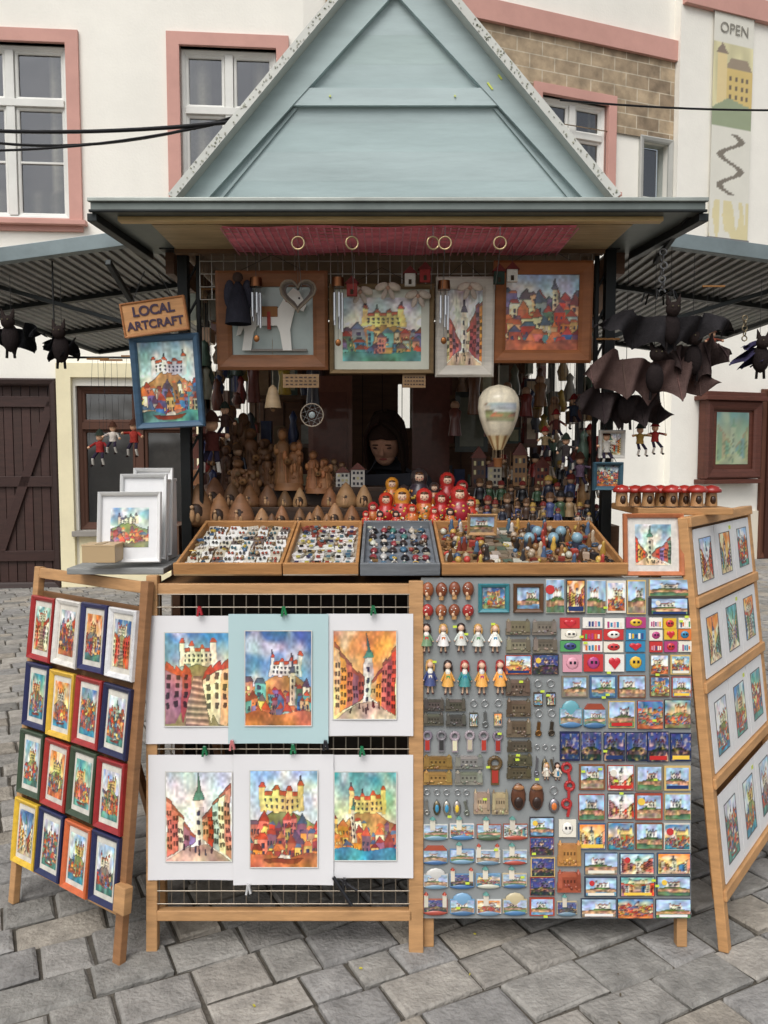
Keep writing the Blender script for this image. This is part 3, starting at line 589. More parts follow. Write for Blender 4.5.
def bright(x0,x1,y0,y1,nx,ny):
    for x,z,w_,h_ in cells(x0,x1,y0,y1,nx,ny,.1):
        base=C(*random.choice([(238,234,226)]*3+BR8)); t_=random.choice([0,1,2]); pm.box((x,-.004,z),(w_,.006,h_),base); c=C(*random.choice(BR8))
        if t_==0: pm.ball((x,-.007,z),(w_*.33,.003,h_*.36),c,8,5); pm.box((x-w_*.1,-.0105,z+h_*.05),(w_*.12,.001,h_*.16),C(40,40,50)); pm.box((x+w_*.12,-.0105,z+h_*.05),(w_*.12,.001,h_*.16),C(40,40,50))
        elif t_==1: pm.ball((x-w_*.14,-.007,z+h_*.1),(w_*.18,.003,h_*.22),C(200,50,60),8,5); pm.ball((x+w_*.14,-.007,z+h_*.1),(w_*.18,.003,h_*.22),C(200,50,60),8,5); pm.poly([(x-w_*.3,z+h_*.06),(x+w_*.3,z+h_*.06),(x,z-h_*.38)],-.0095,-.006,C(200,50,60))
        else:
            for k in range(5): pm.box((x+(k-2)*w_*.16,-.0076,z-h_*.1),(w_*.1,.002,h_*U(.3,.6)),C(*random.choice(BR8)))
def relief(x0,x1,y0,y1,nx,ny,base=(92,88,78),mb=None):
    mb=mb or om
    for x,z,w_,h_ in cells(x0,x1,y0,y1,nx,ny):
        b0=jit(C(*base),.3); mb.box((x,-.005,z-h_*.3),(w_*.98,.009,h_*.36),b0)
        mb.box((x,-.006,z-h_*.02),(w_*.72,.01,h_*.44),jit(b0,.2)); mb.poly([(x-w_*.4,z+h_*.17),(x+w_*.4,z+h_*.17),(x+w_*.26,z+h_*.34),(x-w_*.26,z+h_*.34)],-.012,0,jit(b0,.35))
        for s_ in(-1,1): mb.box((x+s_*w_*.38,-.007,z+h_*.02),(w_*.17,.012,h_*.62),jit(b0,.3)); mb.cyl((x+s_*w_*.38,-.007,z+h_*.3),(x+s_*w_*.38,-.007,z+h_*.48),w_*.1,jit(b0,.4),r1=.001,seg=6)
        for k in range(4): mb.box((x+(k-1.5)*w_*.14,-.0118,z),(w_*.06,.001,h_*.12),tuple(v_*.35 for v_ in b0))
        for k in range(8): mb.ball((x+U(-.42,.42)*w_,-.009,z-h_*U(.16,.42)),(w_*.08,.004,h_*.08),jit(b0,.6),6,4)
def keyring(x0,x1,y0,y1,nx,ny,cols=((150,150,150),(130,120,100),(190,190,192))):
    for x,z,w_,h_ in cells(x0,x1,y0,y1,nx,ny):
        km.ring((x+U(-.002,.002),-.006,z+h_*.3),min(w_,h_)*.28,.0016,C(200,200,200),seg=12); km.cyl((x,-.006,z+h_*.06),(x,-.006,z-h_*.05),.0016,C(180,180,180),seg=5)
        c=jit(C(*random.choice(cols)),.25); t_=random.choice([0,1,2])
        if t_==0: km.ball((x,-.006,z-h_*.24),(w_*.4,.005,h_*.25),c,10,6); pm.ball((x,-.0085,z-h_*.24),(w_*.24,.004,h_*.15),jit(C(*random.choice(BR8)),.2),8,5)
        elif t_==1: km.box((x,-.005,z-h_*.24),(w_*.7,.007,h_*.46),c); pm.raster(x-w_*.3,z-h_*.43,w_*.6,h_*.38,POOL[rng.integers(40)][::2,::2],y=-.0092)
        else: km.box((x,-.005,z-h_*.24),(w_*.26,.007,h_*.48),c,Matrix.Rotation(U(-.3,.3),3,'Y')); km.ring((x,-.007,z-h_*.38),w_*.2,.003,c,seg=10)
def opener(x0,x1,y0,y1,nx,ny,base=(176,174,168)):
    for x,z,w_,h_ in cells(x0,x1,y0,y1,nx,ny):
        c=jit(C(*base),.25); om.ring((x,-.006,z+h_*.2),w_*.3,w_*.11,c,seg=12); om.box((x,-.005,z-h_*.18),(w_*.42,.007,h_*.6),c); pm.box((x,-.0092,z-h_*.18),(w_*.32,.0012,h_*.46),jit(C(*random.choice([(70,90,150),(180,60,50),(210,200,170),(60,60,60)])),.2))
def shape(x0,x1,y0,y1,nx,ny,cols):
    for x,z,w_,h_ in cells(x0,x1,y0,y1,nx,ny):
        c=jit(C(*random.choice(cols)),.2); w2_=w_; t=random.choice([0,1,2,3])
        im=POOL[rng.integers(44)]; pm.box((x,-.004,z-h_*.08),(w2_*.95,.007,h_*.56),c); pm.raster(x-w2_*.45,z-h_*.32,w2_*.9,h_*.5,im*.85+.12,y=-.0082)
        if t==0: pm.ball((x,-.004,z+h_*.16),(w2_*.4,.005,h_*.32),c,12,6)
        elif t==1: pm.box((x-w2_*.12,-.006,z+h_*.2),(w2_*.2,.008,h_*.45),jit(C(222,214,196),.1)); pm.cyl((x-w2_*.12,-.006,z+h_*.42),(x-w2_*.12,-.006,z+h_*.54),w2_*.14,C(96,146,138),r1=.001,seg=6)
        elif t==2: pm.poly([(x-w2_*.46,z+h_*.19),(x+w2_*.46,z+h_*.19),(x+w2_*.3,z+h_*.38),(x-w2_*.3,z+h_*.38)],-.0085,0,jit(C(170,84,60),.2))
        else:
            for s_ in(-1,1): pm.box((x+s_*w2_*.36,-.005,z+h_*.14),(w2_*.16,.009,h_*.5),jit(C(216,208,190),.1)); pm.cyl((x+s_*w2_*.36,-.005,z+h_*.38),(x+s_*w2_*.36,-.005,z+h_*.5),w2_*.1,C(170,70,50),r1=.001,seg=6)
        pm.ball((x,-.005,z-h_*.36),(w2_*.5,.006,h_*.12),jit(C(*random.choice([(74,116,160),(80,100,76),(176,80,64),(220,214,200),(110,140,160)])),.2),10,5)
def doll(x0,x1,y0,y1,nx,ny,cols,hat=None):
    for x,z,w_,h_ in cells(x0,x1,y0,y1,nx,ny):
        c=jit(C(*random.choice(cols)),.15); om.cyl((x,-.008,z-h_*.26),(x,-.008,z+h_*.12),w_*.38,c,r1=w_*.15,seg=8); om.ball((x,-.009,z+h_*.08),(w_*.18,.009,h_*.12),jit(C(236,230,220),.1),8,5); om.box((x,-.0185,z-h_*.1),(w_*.2,.002,h_*.24),jit(C(*random.choice(BR8)),.1))
        hc_=C(*(hat or random.choice([(90,50,30),(196,150,84),(50,30,25),(160,50,46)])))
        om.ball((x,-.011,z+h_*.27),w_*.2,C(226,184,156),8,6); om.ball((x,-.006,z+h_*.31),(w_*.26,.009,w_*.23),hc_)
        for s_ in(-1,1):
            om.ball((x+s_*w_*.22,-.009,z+h_*.2),(w_*.07,.004,h_*.11),hc_,6,4)
            om.cyl((x+s_*w_*.1,-.008,z-h_*.25),(x+s_*w_*.14,-.008,z-h_*.46),w_*.06,C(226,190,160),seg=5); om.ball((x+s_*w_*.16,-.01,z-h_*.47),(w_*.09,.006,w_*.06),C(70,40,40),6,4); om.cyl((x+s_*w_*.14,-.008,z+h_*.1),(x+s_*w_*.38,-.009,z-h_*.12),w_*.07,jit(c,.3),seg=5); om.ball((x+s_*w_*.39,-.009,z-h_*.13),w_*.06,C(226,190,160),6,4)
def mush(x0,x1,y0,y1,nx,ny):
    for x,z,w_,h_ in cells(x0,x1,y0,y1,nx,ny):
        om.cyl((x,-.008,z-h_*.4),(x,-.008,z),w_*.2,C(196,150,100)); om.ball((x,-.009,z+h_*.08),(w_*.46,.01,h_*.36),C(*random.choice([(166,50,44),(150,84,50),(130,70,44)]))); om.ball((x-w_*.1,-.014,z-h_*.12),(w_*.14,.006,h_*.14),C(226,186,150),6,5)
        for k in range(3): om.ball((x+U(-.25,.25)*w_,-.019,z+U(0,.25)*h_),w_*.05,C(240,235,225),6,4)
mush(421,474,580,602,4,1); mush(421,474,602,621,4,1)
for x0,x1,c,k in((478,509,(60,130,140),3),(513,543,(96,66,44),8)):
    cx,cz=X_((x0+x1)/2),Z_(598); om.frame(cx,cz,X_(x1)-X_(x0),.088,.012,.012,C(*c)); pm.raster(cx-.033,cz-.033,.066,.066,POOL[k],y=-.003)
pic(545,646,578,615,5,1); pic(647,691,578,615,1,2)
doll(418,503,620,653,5,1,[(235,230,225),(225,222,214),(120,150,110)]); pic(504,559,654,675,2,1); relief(505,557,618,653,2,2,(120,110,96)); bright(559,646,617,652,4,3); bright(648,691,617,652,3,3)
doll(421,508,655,695,5,1,[(190,50,60),(70,150,150),(232,190,204),(70,80,130),(224,164,80)],None)
bright(561,646,653,672,4,1); pic(648,691,653,697,2,2); pic(560,646,674,698,3,1)
relief(423,466,697,726,2,2); keyring(467,504,696,728,3,1); relief(505,531,676,737,1,3,(96,84,68)); keyring(531,557,676,737,2,2,((140,100,60),(110,100,86))); shape(558,606,699,729,2,1,[(120,160,110),(100,156,170)]); pic(607,691,699,729,3,1)
opener(420,504,728,752,6,1,(150,140,150)); relief(422,453,753,785,1,2,(150,116,64)); relief(454,484,753,785,1,2,(160,154,142)); opener(485,505,752,785,1,1,(110,90,56)); pic(558,691,730,762,6,1,pool=POOLN,rim=(40,46,80)); relief(506,532,738,779,1,3,(104,96,76)); keyring(532,557,738,778,3,1)
pic(577,691,763,791,4,1); pic(577,691,792,820,4,1); pic(577,691,821,850,4,1); keyring(422,472,785,816,5,1,((180,178,168),(140,126,106))); relief(473,508,787,814,2,1,(160,140,120))
doll(540,562,760,780,2,1,[(200,190,170)])
for s_ in(0,1): om.ball((X_(518+18*s_),-.007,Z_(796)),(.023,.009,.042),C(96,60,42)); om.ball((X_(518+18*s_),-.014,Z_(801)),(.014,.006,.018),C(50,34,28)); om.ball((X_(518+18*s_),-.016,Z_(786)),(.017,.005,.008),C(170,120,80)); 
for k in range(3): om.ring((X_(566+(k%2)*3),-.007,Z_(767+k*18)),.013,.005,C(180,50,50),seg=10); om.box((X_(568),-.008,Z_(774+k*18)),(.008,.006,.034),C(180,50,50),Matrix.Rotation(.2*k-.2,3,'Y'))
keyring(546,560,784,814,1,1)
BLU=[(120,160,190),(210,210,204),(100,140,176),(196,180,146),(170,100,80)]
shape(422,528,816,841,4,1,BLU); shape(422,528,842,865,4,1,BLU); shape(422,528,866,889,4,1,BLU); shape(422,528,891,916,4,1,BLU); pic(529,555,816,916,1,5); 
bright(557,576,818,837,1,1); relief(556,581,838,866,1,1,(190,136,76)); relief(556,581,867,892,1,1,(160,84,62)); shape(556,578,893,916,1,1,BLU)
pic(582,691,851,874,3,1,rim=(60,84,112)); pic(582,691,875,896,3,1,rim=(60,66,84)); pic(579,691,897,918,3,1,rim=(60,66,84))
for _ in range(38):
    pm.box((X_(U(424,688)),-.013,Z_(U(600,915))),(.012,.001,.007),C(206,226,80))
om.build('souvenir_figures',M_lac,mg,MP); pm.build('picture_magnets',M_gloss,mg,MP); km.build('keyrings',M_steel,mg,MP)
# ------------------------------------------------------------ left easel rack
BLp,BRp=Vector((-1.245,2.59,0)),Vector((-.785,2.27,0)); TLp=Vector((-1.17,2.70,1.12))
ME=FM(BLp,BRp-BLp,TLp-BLp); Wd=.56; Ht=1.13
er=root('framed_tile_rack'); q=MB()
q.box((0.0,0,Ht/2),(.03,.025,Ht),WDL); q.box((Wd,0,Ht/2-.01),(.034,.025,Ht+.02),C(150,108,72)); q.box((Wd/2,.0,Ht-.02),(Wd,.02,.035),WDL); q.box((Wd/2,0,.15),(Wd,.02,.03),WDL); q.box((Wd/2,.014,.6),(Wd,.01,.9),C(120,86,56))
q.box((0.03,.42,.44),(.03,.025,1.1),C(140,100,64),Matrix.Rotation(math.radians(22),3,'X')); q.box((Wd-.03,.42,.44),(.03,.025,1.1),C(140,100,64),Matrix.Rotation(math.radians(22),3,'X'))
q.box((Wd+.02,-.02,.2),(.05,.03,.08),WDL)
q.build('easel',M_wood,er,ME,bevel=.003)
fc=[[(160,44,44),(222,218,210),(48,50,92),(222,222,222)],[(42,46,84),(220,178,66),(160,52,50),(40,44,76)],[(62,78,60),(164,54,48),(62,76,58),(150,42,44)],[(222,182,60),(42,48,84),(204,104,62),(40,44,80)]]
cw=Wd/4; chh=.226
for j in range(4):
    for i in range(4):
        q=MB(); cx=(i+.5)*cw-.004+U(-.002,.002); cz=Ht-.085-chh/2-j*chh+U(-.005,.005); fw,fh=cw-.010,chh-.014
        c=C(*fc[j][i]); q.frame(0,0,fw,fh,.017,.016,c,y=-.012); q.box((0,-.015,0),(fw-.01,.004,fh-.01),jit(C(218,213,202),.04))
        q.raster(-fw/2+.027,-fh/2+.034,fw-.054,fh-.068,POOLM[(j*4+i)%28],y=-.0185)
        q.build('framed_tile',M_lac,er,ME@Matrix.Translation((cx,0,cz))@Matrix.Rotation(U(-.02,.02),4,'Y'))
# ------------------------------------------------------------ right rack
MRk=FM((1.036,2.33,0),(.62,.78,0),(-.129,.09,1.31)); Wd=.68; Ht=1.32
rr=root('print_rack'); q=MB(); OR=C(198,150,100)
q.box((0,0,Ht/2),(.034,.03,Ht),OR); q.box((Wd,0,Ht/2),(.034,.03,Ht),OR)
zs_=[.17,.51,.80,1.06,1.305]
for z in zs_: q.box((Wd/2,-.004,z),(Wd+.02,.04,.032),OR)
q.box((Wd/2,.02,.72),(Wd,.008,1.14),C(150,108,66))
for x in(.02,Wd-.02): q.box((x,.3,.62),(.03,.025,1.3),C(180,126,74),Matrix.Rotation(math.radians(20),3,'X'))
q.build('frame',M_wood,rr,MRk,bevel=.003)
for j in range(4):
    z0_=zs_[j]+.02; hh=zs_[j+1]-zs_[j]-.045; hh=min(hh,.27)
    for i in range(3):
        q=MB(); ww=.205; cx=.03+ww/2+i*(ww+.006); 
        q.box((cx,-.012,z0_+hh/2),(ww,.003,hh),C(240,240,240)); q.raster(cx-ww*.28,z0_+hh*.17,ww*.56,hh*.66,np.clip(POOLM[(j*3+i+13)%28]*1.08,0,1),y=-.0145); q.frame(cx,z0_+hh/2,ww*.58,hh*.69,.003,.002,C(90,90,90),y=-.0135)
        if i==1: q.box((cx+.07,-.0145,z0_+hh*.9),(.02,.001,.012),C(206,220,90))
        q.build('matted_print',M_gloss,rr,MRk)
# ------------------------------------------------------------ trays
yF,zF=2.40,1.135; MT=FM((0,yF,zF),(1,0,0),(0,-.22,1)); 
def tray(x0,x1,rim,base,name):
    t=root(name); q=MB(); q.M=MT; cx=(x0+x1)/2; w_=x1-x0; D=.46
    q.box((cx,D/2,.004),(w_-.002,D,.008),base); 
    q.box((cx,.006,.02),(w_-.002,.012,.04),rim); q.box((cx,D-.006,.018),(w_-.002,.012,.034),rim); q.box((x0+.006,D/2,.017),(.01,D-.026,.032),rim); q.box((x1-.006,D/2,.017),(.01,D-.026,.032),rim)
    q.build('tray',M_woodh,t,bevel=.002); return t
FX=lambda px:(px-384)*2.42/800/.992
TR=C(184,134,84)
def tgrid(x0,x1,nx,ny,D=.46):
    for j in range(ny):
        for i in range(nx): yield x0+.02+(i+.5)*(x1-x0-.04)/nx, .025+(j+.5)*(D-.05)/ny, (x1-x0-.04)/nx, (D-.05)/ny
def bits(q,x0,x1,n):
    for _ in range(n):
        x=U(x0+.02,x1-.02); y=U(.03,.43); c=jit(C(*random.choice([(90,64,44),(150,130,96),(60,60,60),(190,180,160),(150,60,50),(70,100,130),(216,210,196),(120,96,60),(196,170,80)])),.25); t_=random.choice([0,1,2])
        if t_==0: q.ball((x,y,.024),(U(.004,.009),U(.006,.012),.007),c,7,5)
        elif t_==1: q.ring((x,y,.024),U(.006,.011),.0018,c,ax=(U(-.4,.4),U(-.4,.4),1),seg=9)
        else: q.box((x,y,.024),(U(.008,.02),U(.008,.02),.005),c,Matrix.Rotation(U(-.8,.8),3,'Z'))
t=tray(FX(175),FX(283),TR,C(160,134,100),'jewellery_tray'); q=MB(); q.M=MT
for x,y,w_,h_ in tgrid(FX(175),FX(283),8,8):
    an=Matrix.Rotation(U(.08,.35),3,'X')@Matrix.Rotation(U(-.2,.2),3,'Z'); q.box((x+U(-.004,.004),y+U(-.006,.006),.014),(w_*.9,h_*.8,.004),jit(C(*random.choice([(226,226,222)]*4+[(190,182,166),(110,100,96),(210,206,190)])),.08),an)
    c=C(*random.choice([(40,50,70),(150,70,50),(70,106,116),(80,70,60),(200,190,180),(130,96,60),(60,60,60)]))
    for s_ in(-1,1): q.ball((x+s_*w_*.16,y+U(-.006,.006),.021),(.005,.008,.004),c,6,4); q.cyl((x+s_*w_*.16,y+.012,.022),(x+s_*w_*.16,y+.004,.022),.0012,C(160,160,160),seg=4)
bits(q,FX(175),FX(283),40)
q.build('carded_earrings',M_gloss,t)
t=tray(FX(283.5),FX(359),TR,C(176,166,150),'badge_tray'); q=MB(); q.M=MT
for x,y,w_,h_ in tgrid(FX(284),FX(359),6,8):
    q.box((x+U(-.005,.005),y,.013+U(0,.008)),(w_*U(.7,.98),h_*U(.6,.9),.008),jit(C(*random.choice([(228,226,222)]*4+[(170,170,165),(130,70,60),(190,180,150)])),.08),Matrix.Rotation(U(-.5,.5),3,'Z')); q.box((x,y,.027),(w_*.4,h_*.3,.003),C(*random.choice([(60,60,90),(150,70,60),(180,170,90),(90,120,130),(40,40,40)])))
bits(q,FX(284),FX(359),30)
q.build('badges',M_gloss,t)
t=tray(FX(360),FX(440),C(120,124,128),C(120,126,134),'pendant_tray'); q=MB(); q.M=MT
for x,y,w_,h_ in tgrid(FX(360),FX(440),6,6):
    x+=U(-.004,.004); y+=U(-.006,.006); q.ball((x,y,.016),(w_*.36,h_*.3,.008),jit(C(*random.choice([(140,60,66),(70,104,130),(70,124,116),(60,50,50),(190,180,166),(104,66,96),(30,32,36),(210,206,196)])),.2),8,5); q.ring((x,y,.014),w_*.38,.0022,C(70,70,70),ax=(0,0,1),seg=10); q.ball((x,y+h_*.33,.02),.004,C(200,196,190),6,4)
bits(q,FX(360),FX(440),24)
q.build('glass_pendants',M_lac,t)
t=tray(FX(441),FX(626),TR,C(150,116,80),'trinket_tray'); q=MB(); q.M=MT
for x,y,w_,h_ in tgrid(FX(441),FX(626),18,10):
    k=R(); x+=U(-.007,.007); y+=U(-.009,.009)
    if .3<(x-FX(441))/(FX(626)-FX(441))<.46: q.box((x,y,.014),(w_*.9,h_*.85,.01),jit(C(*random.choice([(140,126,108),(210,204,192),(90,104,90),(176,166,150)])),.15),Matrix.Rotation(U(-.2,.2),3,'Z')); continue
    c=jit(C(*random.choice([(90,64,44),(140,106,66),(60,60,60),(180,162,136),(130,60,50),(80,104,130),(176,70,60),(206,200,188),(50,44,40),(196,160,80)])),.25)
    if k<.35: q.ball((x,y,.02),(w_*.4,h_*.33,.012),c,8,5)
    elif k<.62: q.lathe((x,y,.008),[(w_*.3,0),(w_*.34,.015),(w_*.18,.03),(w_*.22,.04),(w_*.05,.048)],c,8)
    elif k<.82: q.ring((x,y,.014),w_*.38,.0035,c,ax=(U(-.3,.3),0,1),seg=10)
    else: q.box((x,y,.018),(w_*.7,h_*.5,.02),c,Matrix.Rotation(U(-.7,.7),3,'Z'))
bits(q,FX(441),FX(626),60)
for k in range(5):
    x=FX(541+k*13); y=.24+.07*(k%2); q.ball((x,y,.042),.019,C(132,166,182)); q.ball((x,y,.038),(.012,.012,.012),C(60,80,130)); q.cyl((x,y,.01),(x,y,.028),.017,C(60,64,80)); 
q.build('trinkets',M_lac,t)
q=MB(); q.M=MT@Matrix.Translation((FX(492),.3,.03)); fr_=root('small_framed_picture'); q.frame(0,.04,.1,.075,.01,.01,C(176,136,90)); q.raster(-.04,.012,.08,.055,POOL[5],y=-.003); q.build('picture',M_lac,fr_)
# ------------------------------------------------------------ figurines
def matry(q,b,h,c,c2,seg=14):
    pr=[(.0,0),(.2,0),(.25,.06),(.29,.2),(.3,.34),(.27,.47),(.2,.58),(.185,.62),(.21,.7),(.22,.8),(.18,.91),(.09,.98),(.01,1)]
    cols=[c2,c2,c2,c,c,c,c,c2,c2,c2,c2,c2,c2]
    q.lathe(b,[(r_*h,z*h) for r_,z in pr],cols,seg)
    q.ball((b[0],b[1]-.15*h,b[2]+.77*h),(.13*h,.08*h,.13*h),C(230,194,164),10,6); q.ball((b[0],b[1]-.165*h,b[2]+.86*h),(.11*h,.07*h,.05*h),C(90,56,30),8,5)
    for s_ in(-1,1): q.ball((b[0]+s_*.05*h,b[1]-.228*h,b[2]+.775*h),.014*h,C(30,30,60),6,4); q.ball((b[0]+s_*.07*h,b[1]-.218*h,b[2]+.735*h),(.02*h,.008*h,.014*h),C(220,120,110),6,4)
    q.ball((b[0],b[1]-.23*h,b[2]+.72*h),(.02*h,.008*h,.01*h),C(180,40,50),6,4)
    for k in range(24): 
        a=U(math.pi*1.05,math.pi*1.95); zz=U(.08,.54); rr_=np.interp(zz,[0,.06,.2,.34,.47,.58],[.2,.25,.29,.3,.27,.2]); q.ball((b[0]+math.cos(a)*rr_*h,b[1]+math.sin(a)*rr_*h,b[2]+zz*h),(.035*h,.012*h,.035*h),C(*random.choice([(226,190,70),(60,110,70),(224,140,50),(220,180,70),(236,224,200),(60,60,60)])),6,4)
md=root('matryoshka_dolls')
for px,py,d,h in((386,526,2.93,.125),(402,526,2.91,.14),(424,526,2.92,.14),(441,524,2.94,.12),(459,526,2.92,.15),(392,508,3.09,.12),(419,508,3.10,.155),(447,508,3.1,.14),(373,526,2.93,.09),(412,527,2.88,.085),(434,527,2.87,.075),(470,526,2.93,.11),(380,527,2.87,.06),(450,527,2.87,.07),(396,527,2.86,.06),(366,527,2.88,.06),(404,508,3.07,.09),(434,508,3.07,.1),(462,508,3.1,.11),(425,527,2.85,.05)):
    q=MB(); p_=W(px,py,d); c=jit(C(*random.choice([(176,40,40),(196,60,40),(170,44,56),(200,110,44),(186,50,40),(60,50,60)])),.15); c2=C(*random.choice([(186,50,44),(210,140,50),(170,44,46),(60,50,50),(190,60,40)])); matry(q,p_,h,c,c2); q.build('doll',M_lac,md)
nv=root('carved_wooden_nativities')
for px,py,d,h in((199,526,2.93,.155),(220,526,2.93,.12),(241,526,2.93,.12),(262,527,2.92,.07),(282,527,2.92,.08),(300,527,2.93,.07),(318,527,2.92,.08),(335,527,2.93,.09),(352,527,2.92,.08),(250,508,3.09,.09),(346,508,3.09,.1),(364,508,3.09,.09),(330,508,3.09,.08),(268,508,3.1,.09),(285,508,3.1,.07),(300,508,3.1,.08),(272,527,2.88,.05),(310,527,2.88,.055),(327,527,2.88,.05),(232,508,3.1,.1),(215,508,3.1,.12)):
    q=MB(); p_=W(px,py,d); c=jit(C(*random.choice([(150,108,72),(130,90,58),(170,130,92),(110,78,52)])),.2); sx=U(.85,1.15); sy=U(-.06,.06); pr=[(0,0),(.3,0),(.38,.08),(.40,.2),(.37,.36),(.31,.52),(.24,.68),(.13,.88),(.05,.97),(.01,1)]
    q.lathe(p_,[(a*h*sx,b*h) for a,b in pr],c,14); q.ball((p_.x,p_.y-.27*h,p_.z+.3*h),(.2*h,.14*h,.26*h),C(54,36,24)); q.ball((p_.x-.06*h,p_.y-.4*h,p_.z+.28*h),(.06*h,.05*h,.17*h),jit(C(186,146,104),.2)); q.ball((p_.x+.07*h,p_.y-.4*h,p_.z+.22*h),(.06*h,.05*h,.12*h),jit(C(170,130,90),.2)); q.ball((p_.x-.06*h,p_.y-.42*h,p_.z+.47*h),.05*h,C(200,162,122),8,5)
    q.build('nativity',M_wood,nv)
cs=root('carved_wooden_sculptures')
def carve(px,py,d,h,w_,n=26,c=(150,104,66)):
    q=MB(); p_=W(px,py,d); q.cyl(p_,p_+Vector((0,0,h*.12)),w_*.5,C(*c),r1=w_*.45,seg=12)
    for s_ in(-1,1):
        x=p_.x+s_*w_*.2; hh=h*(1 if s_<0 else U(.7,.9))
        q.lathe((x,p_.y,p_.z+h*.1),[(w_*.3,0),(w_*.26,hh*.2),(w_*.2,hh*.45),(w_*.24,hh*.6),(w_*.1,hh*.7)],jit(C(*c),.15),12); q.ball((x,p_.y-.01,p_.z+h*.1+hh*.77),(w_*.14,w_*.15,hh*.09),jit(C(*c),.1)); q.ball((x,p_.y+.004,p_.z+h*.1+hh*.8),(w_*.18,w_*.18,hh*.1),jit(C(110,74,46),.1))
        for k in range(5): q.cyl((x+(k-2)*w_*.07,p_.y-w_*.24,p_.z+h*.12),(x+(k-2)*w_*.04,p_.y-w_*.2,p_.z+h*.1+hh*.5),w_*.03,jit(C(*c),.35),r1=w_*.015,seg=5)
        q.cyl((x,p_.y-w_*.1,p_.z+h*.1+hh*.55),(p_.x,p_.y-w_*.3,p_.z+h*.45),w_*.07,C(*c)); q.ball((p_.x,p_.y-w_*.3,p_.z+h*.45),(w_*.12,w_*.1,w_*.1),C(180,134,88))
    for _ in range(n): a=U(0,6.28); q.ball((p_.x+math.cos(a)*w_*.42,p_.y+math.sin(a)*w_*.25,p_.z+U(.05,.7)*h),(w_*U(.05,.12),w_*.08,h*U(.04,.12)),jit(C(*c),.35),7,5)
    q.build('carving',M_wood,cs)
carve(289,490,3.2,.25,.12); carve(319,493,3.2,.17,.11,c=(160,108,70)); carve(245,500,3.15,.16,.13,c=(120,84,54)); carve(258,482,3.28,.22,.14,c=(96,66,42)); carve(232,495,3.2,.2,.1,c=(86,58,40)); carve(272,488,3.24,.14,.08,c=(116,80,52)); carve(215,490,3.25,.24,.1,c=(80,54,38)); carve(338,488,3.27,.12,.08,c=(150,120,90)); carve(238,478,3.3,.3,.12,c=(100,70,46))
fg=root('painted_wooden_figurines')
def fig(px,py,d,h,cols=None):
    q=MB(); p_=W(px,py,d); c=jit(C(*random.choice(cols or [(44,46,58),(124,46,42),(60,84,60),(34,34,36),(140,116,84),(70,54,44),(166,156,140),(90,70,50),(60,70,110)])),.2)
    for s_ in(-1,1): q.cyl((p_.x+s_*.06*h,p_.y,p_.z),(p_.x+s_*.05*h,p_.y,p_.z+.35*h),.055*h,C(40,34,32),seg=7); q.cyl((p_.x+s_*.14*h,p_.y,p_.z+.66*h),(p_.x+s_*.2*h,p_.y-.06*h,p_.z+.38*h),.045*h,c,seg=7); q.ball((p_.x+s_*.2*h,p_.y-.06*h,p_.z+.36*h),.05*h,C(200,160,126),6,4)
    q.lathe((p_.x,p_.y,p_.z+.3*h),[(.15*h,0),(.14*h,.1*h),(.12*h,.25*h),(.15*h,.36*h),(.06*h,.42*h)],c,10); q.ball((p_.x,p_.y,p_.z+.82*h),.12*h,C(204,164,130),8,6); q.lathe((p_.x,p_.y,p_.z+.86*h),[(.17*h,0),(.13*h,.03*h),(.11*h,.12*h),(.03*h,.16*h)],C(*random.choice([(30,28,30),(110,44,40),(84,60,42),(160,130,66)])),10)
    if R()<.3: q.cyl((p_.x+.2*h,p_.y-.07*h,p_.z+.2*h),(p_.x+.22*h,p_.y-.07*h,p_.z+1.1*h),.015*h,C(130,96,60),seg=5)
    q.build('figurine',M_lac,fg)
for r_,(py,d) in enumerate(((527,2.93),(508,3.09),(487,3.25))):
    for k in range(14 if r_==0 else 11): fig(478+k*(9.2 if r_==0 else 11.5)+U(-2,2),py,d,U(.08,.14))
for px in(480,500,520,545,560,575,590,488,533): fig(px+U(-3,3),527,2.88,U(.05,.08))
for px in(215,228,238,207): fig(px,485,3.25,U(.13,.18))
mh=root('miniature_houses')
for px,py,h,c in((478,487,.15,(80,54,44)),(519,486,.16,(150,112,74)),(494,486,.1,(180,170,150)),(541,487,.11,(120,64,54)),(575,487,.14,(90,104,112)),(358,487,.09,(206,200,190)),(343,488,.08,(206,202,192))):
    q=MB(); p_=W(px,py,3.24); w_=.055; q.box((p_.x,p_.y,p_.z+h*.4),(w_,.04,h*.8),C(*c)); q.poly([(p_.x-w_*.6,p_.z+h*.78),(p_.x+w_*.6,p_.z+h*.78),(p_.x,p_.z+h*1.1)],p_.y-.025,p_.y+.025,C(110,56,46))
    for i in(-1,0,1):
        for j in(0,1,2): q.box((p_.x+i*w_*.28,p_.y-.021,p_.z+h*(.16+.24*j)),(w_*.16,.003,h*.12),C(200,190,140) if R()<.3 else C(44,44,54))
    q.build('house',M_lac,mh)
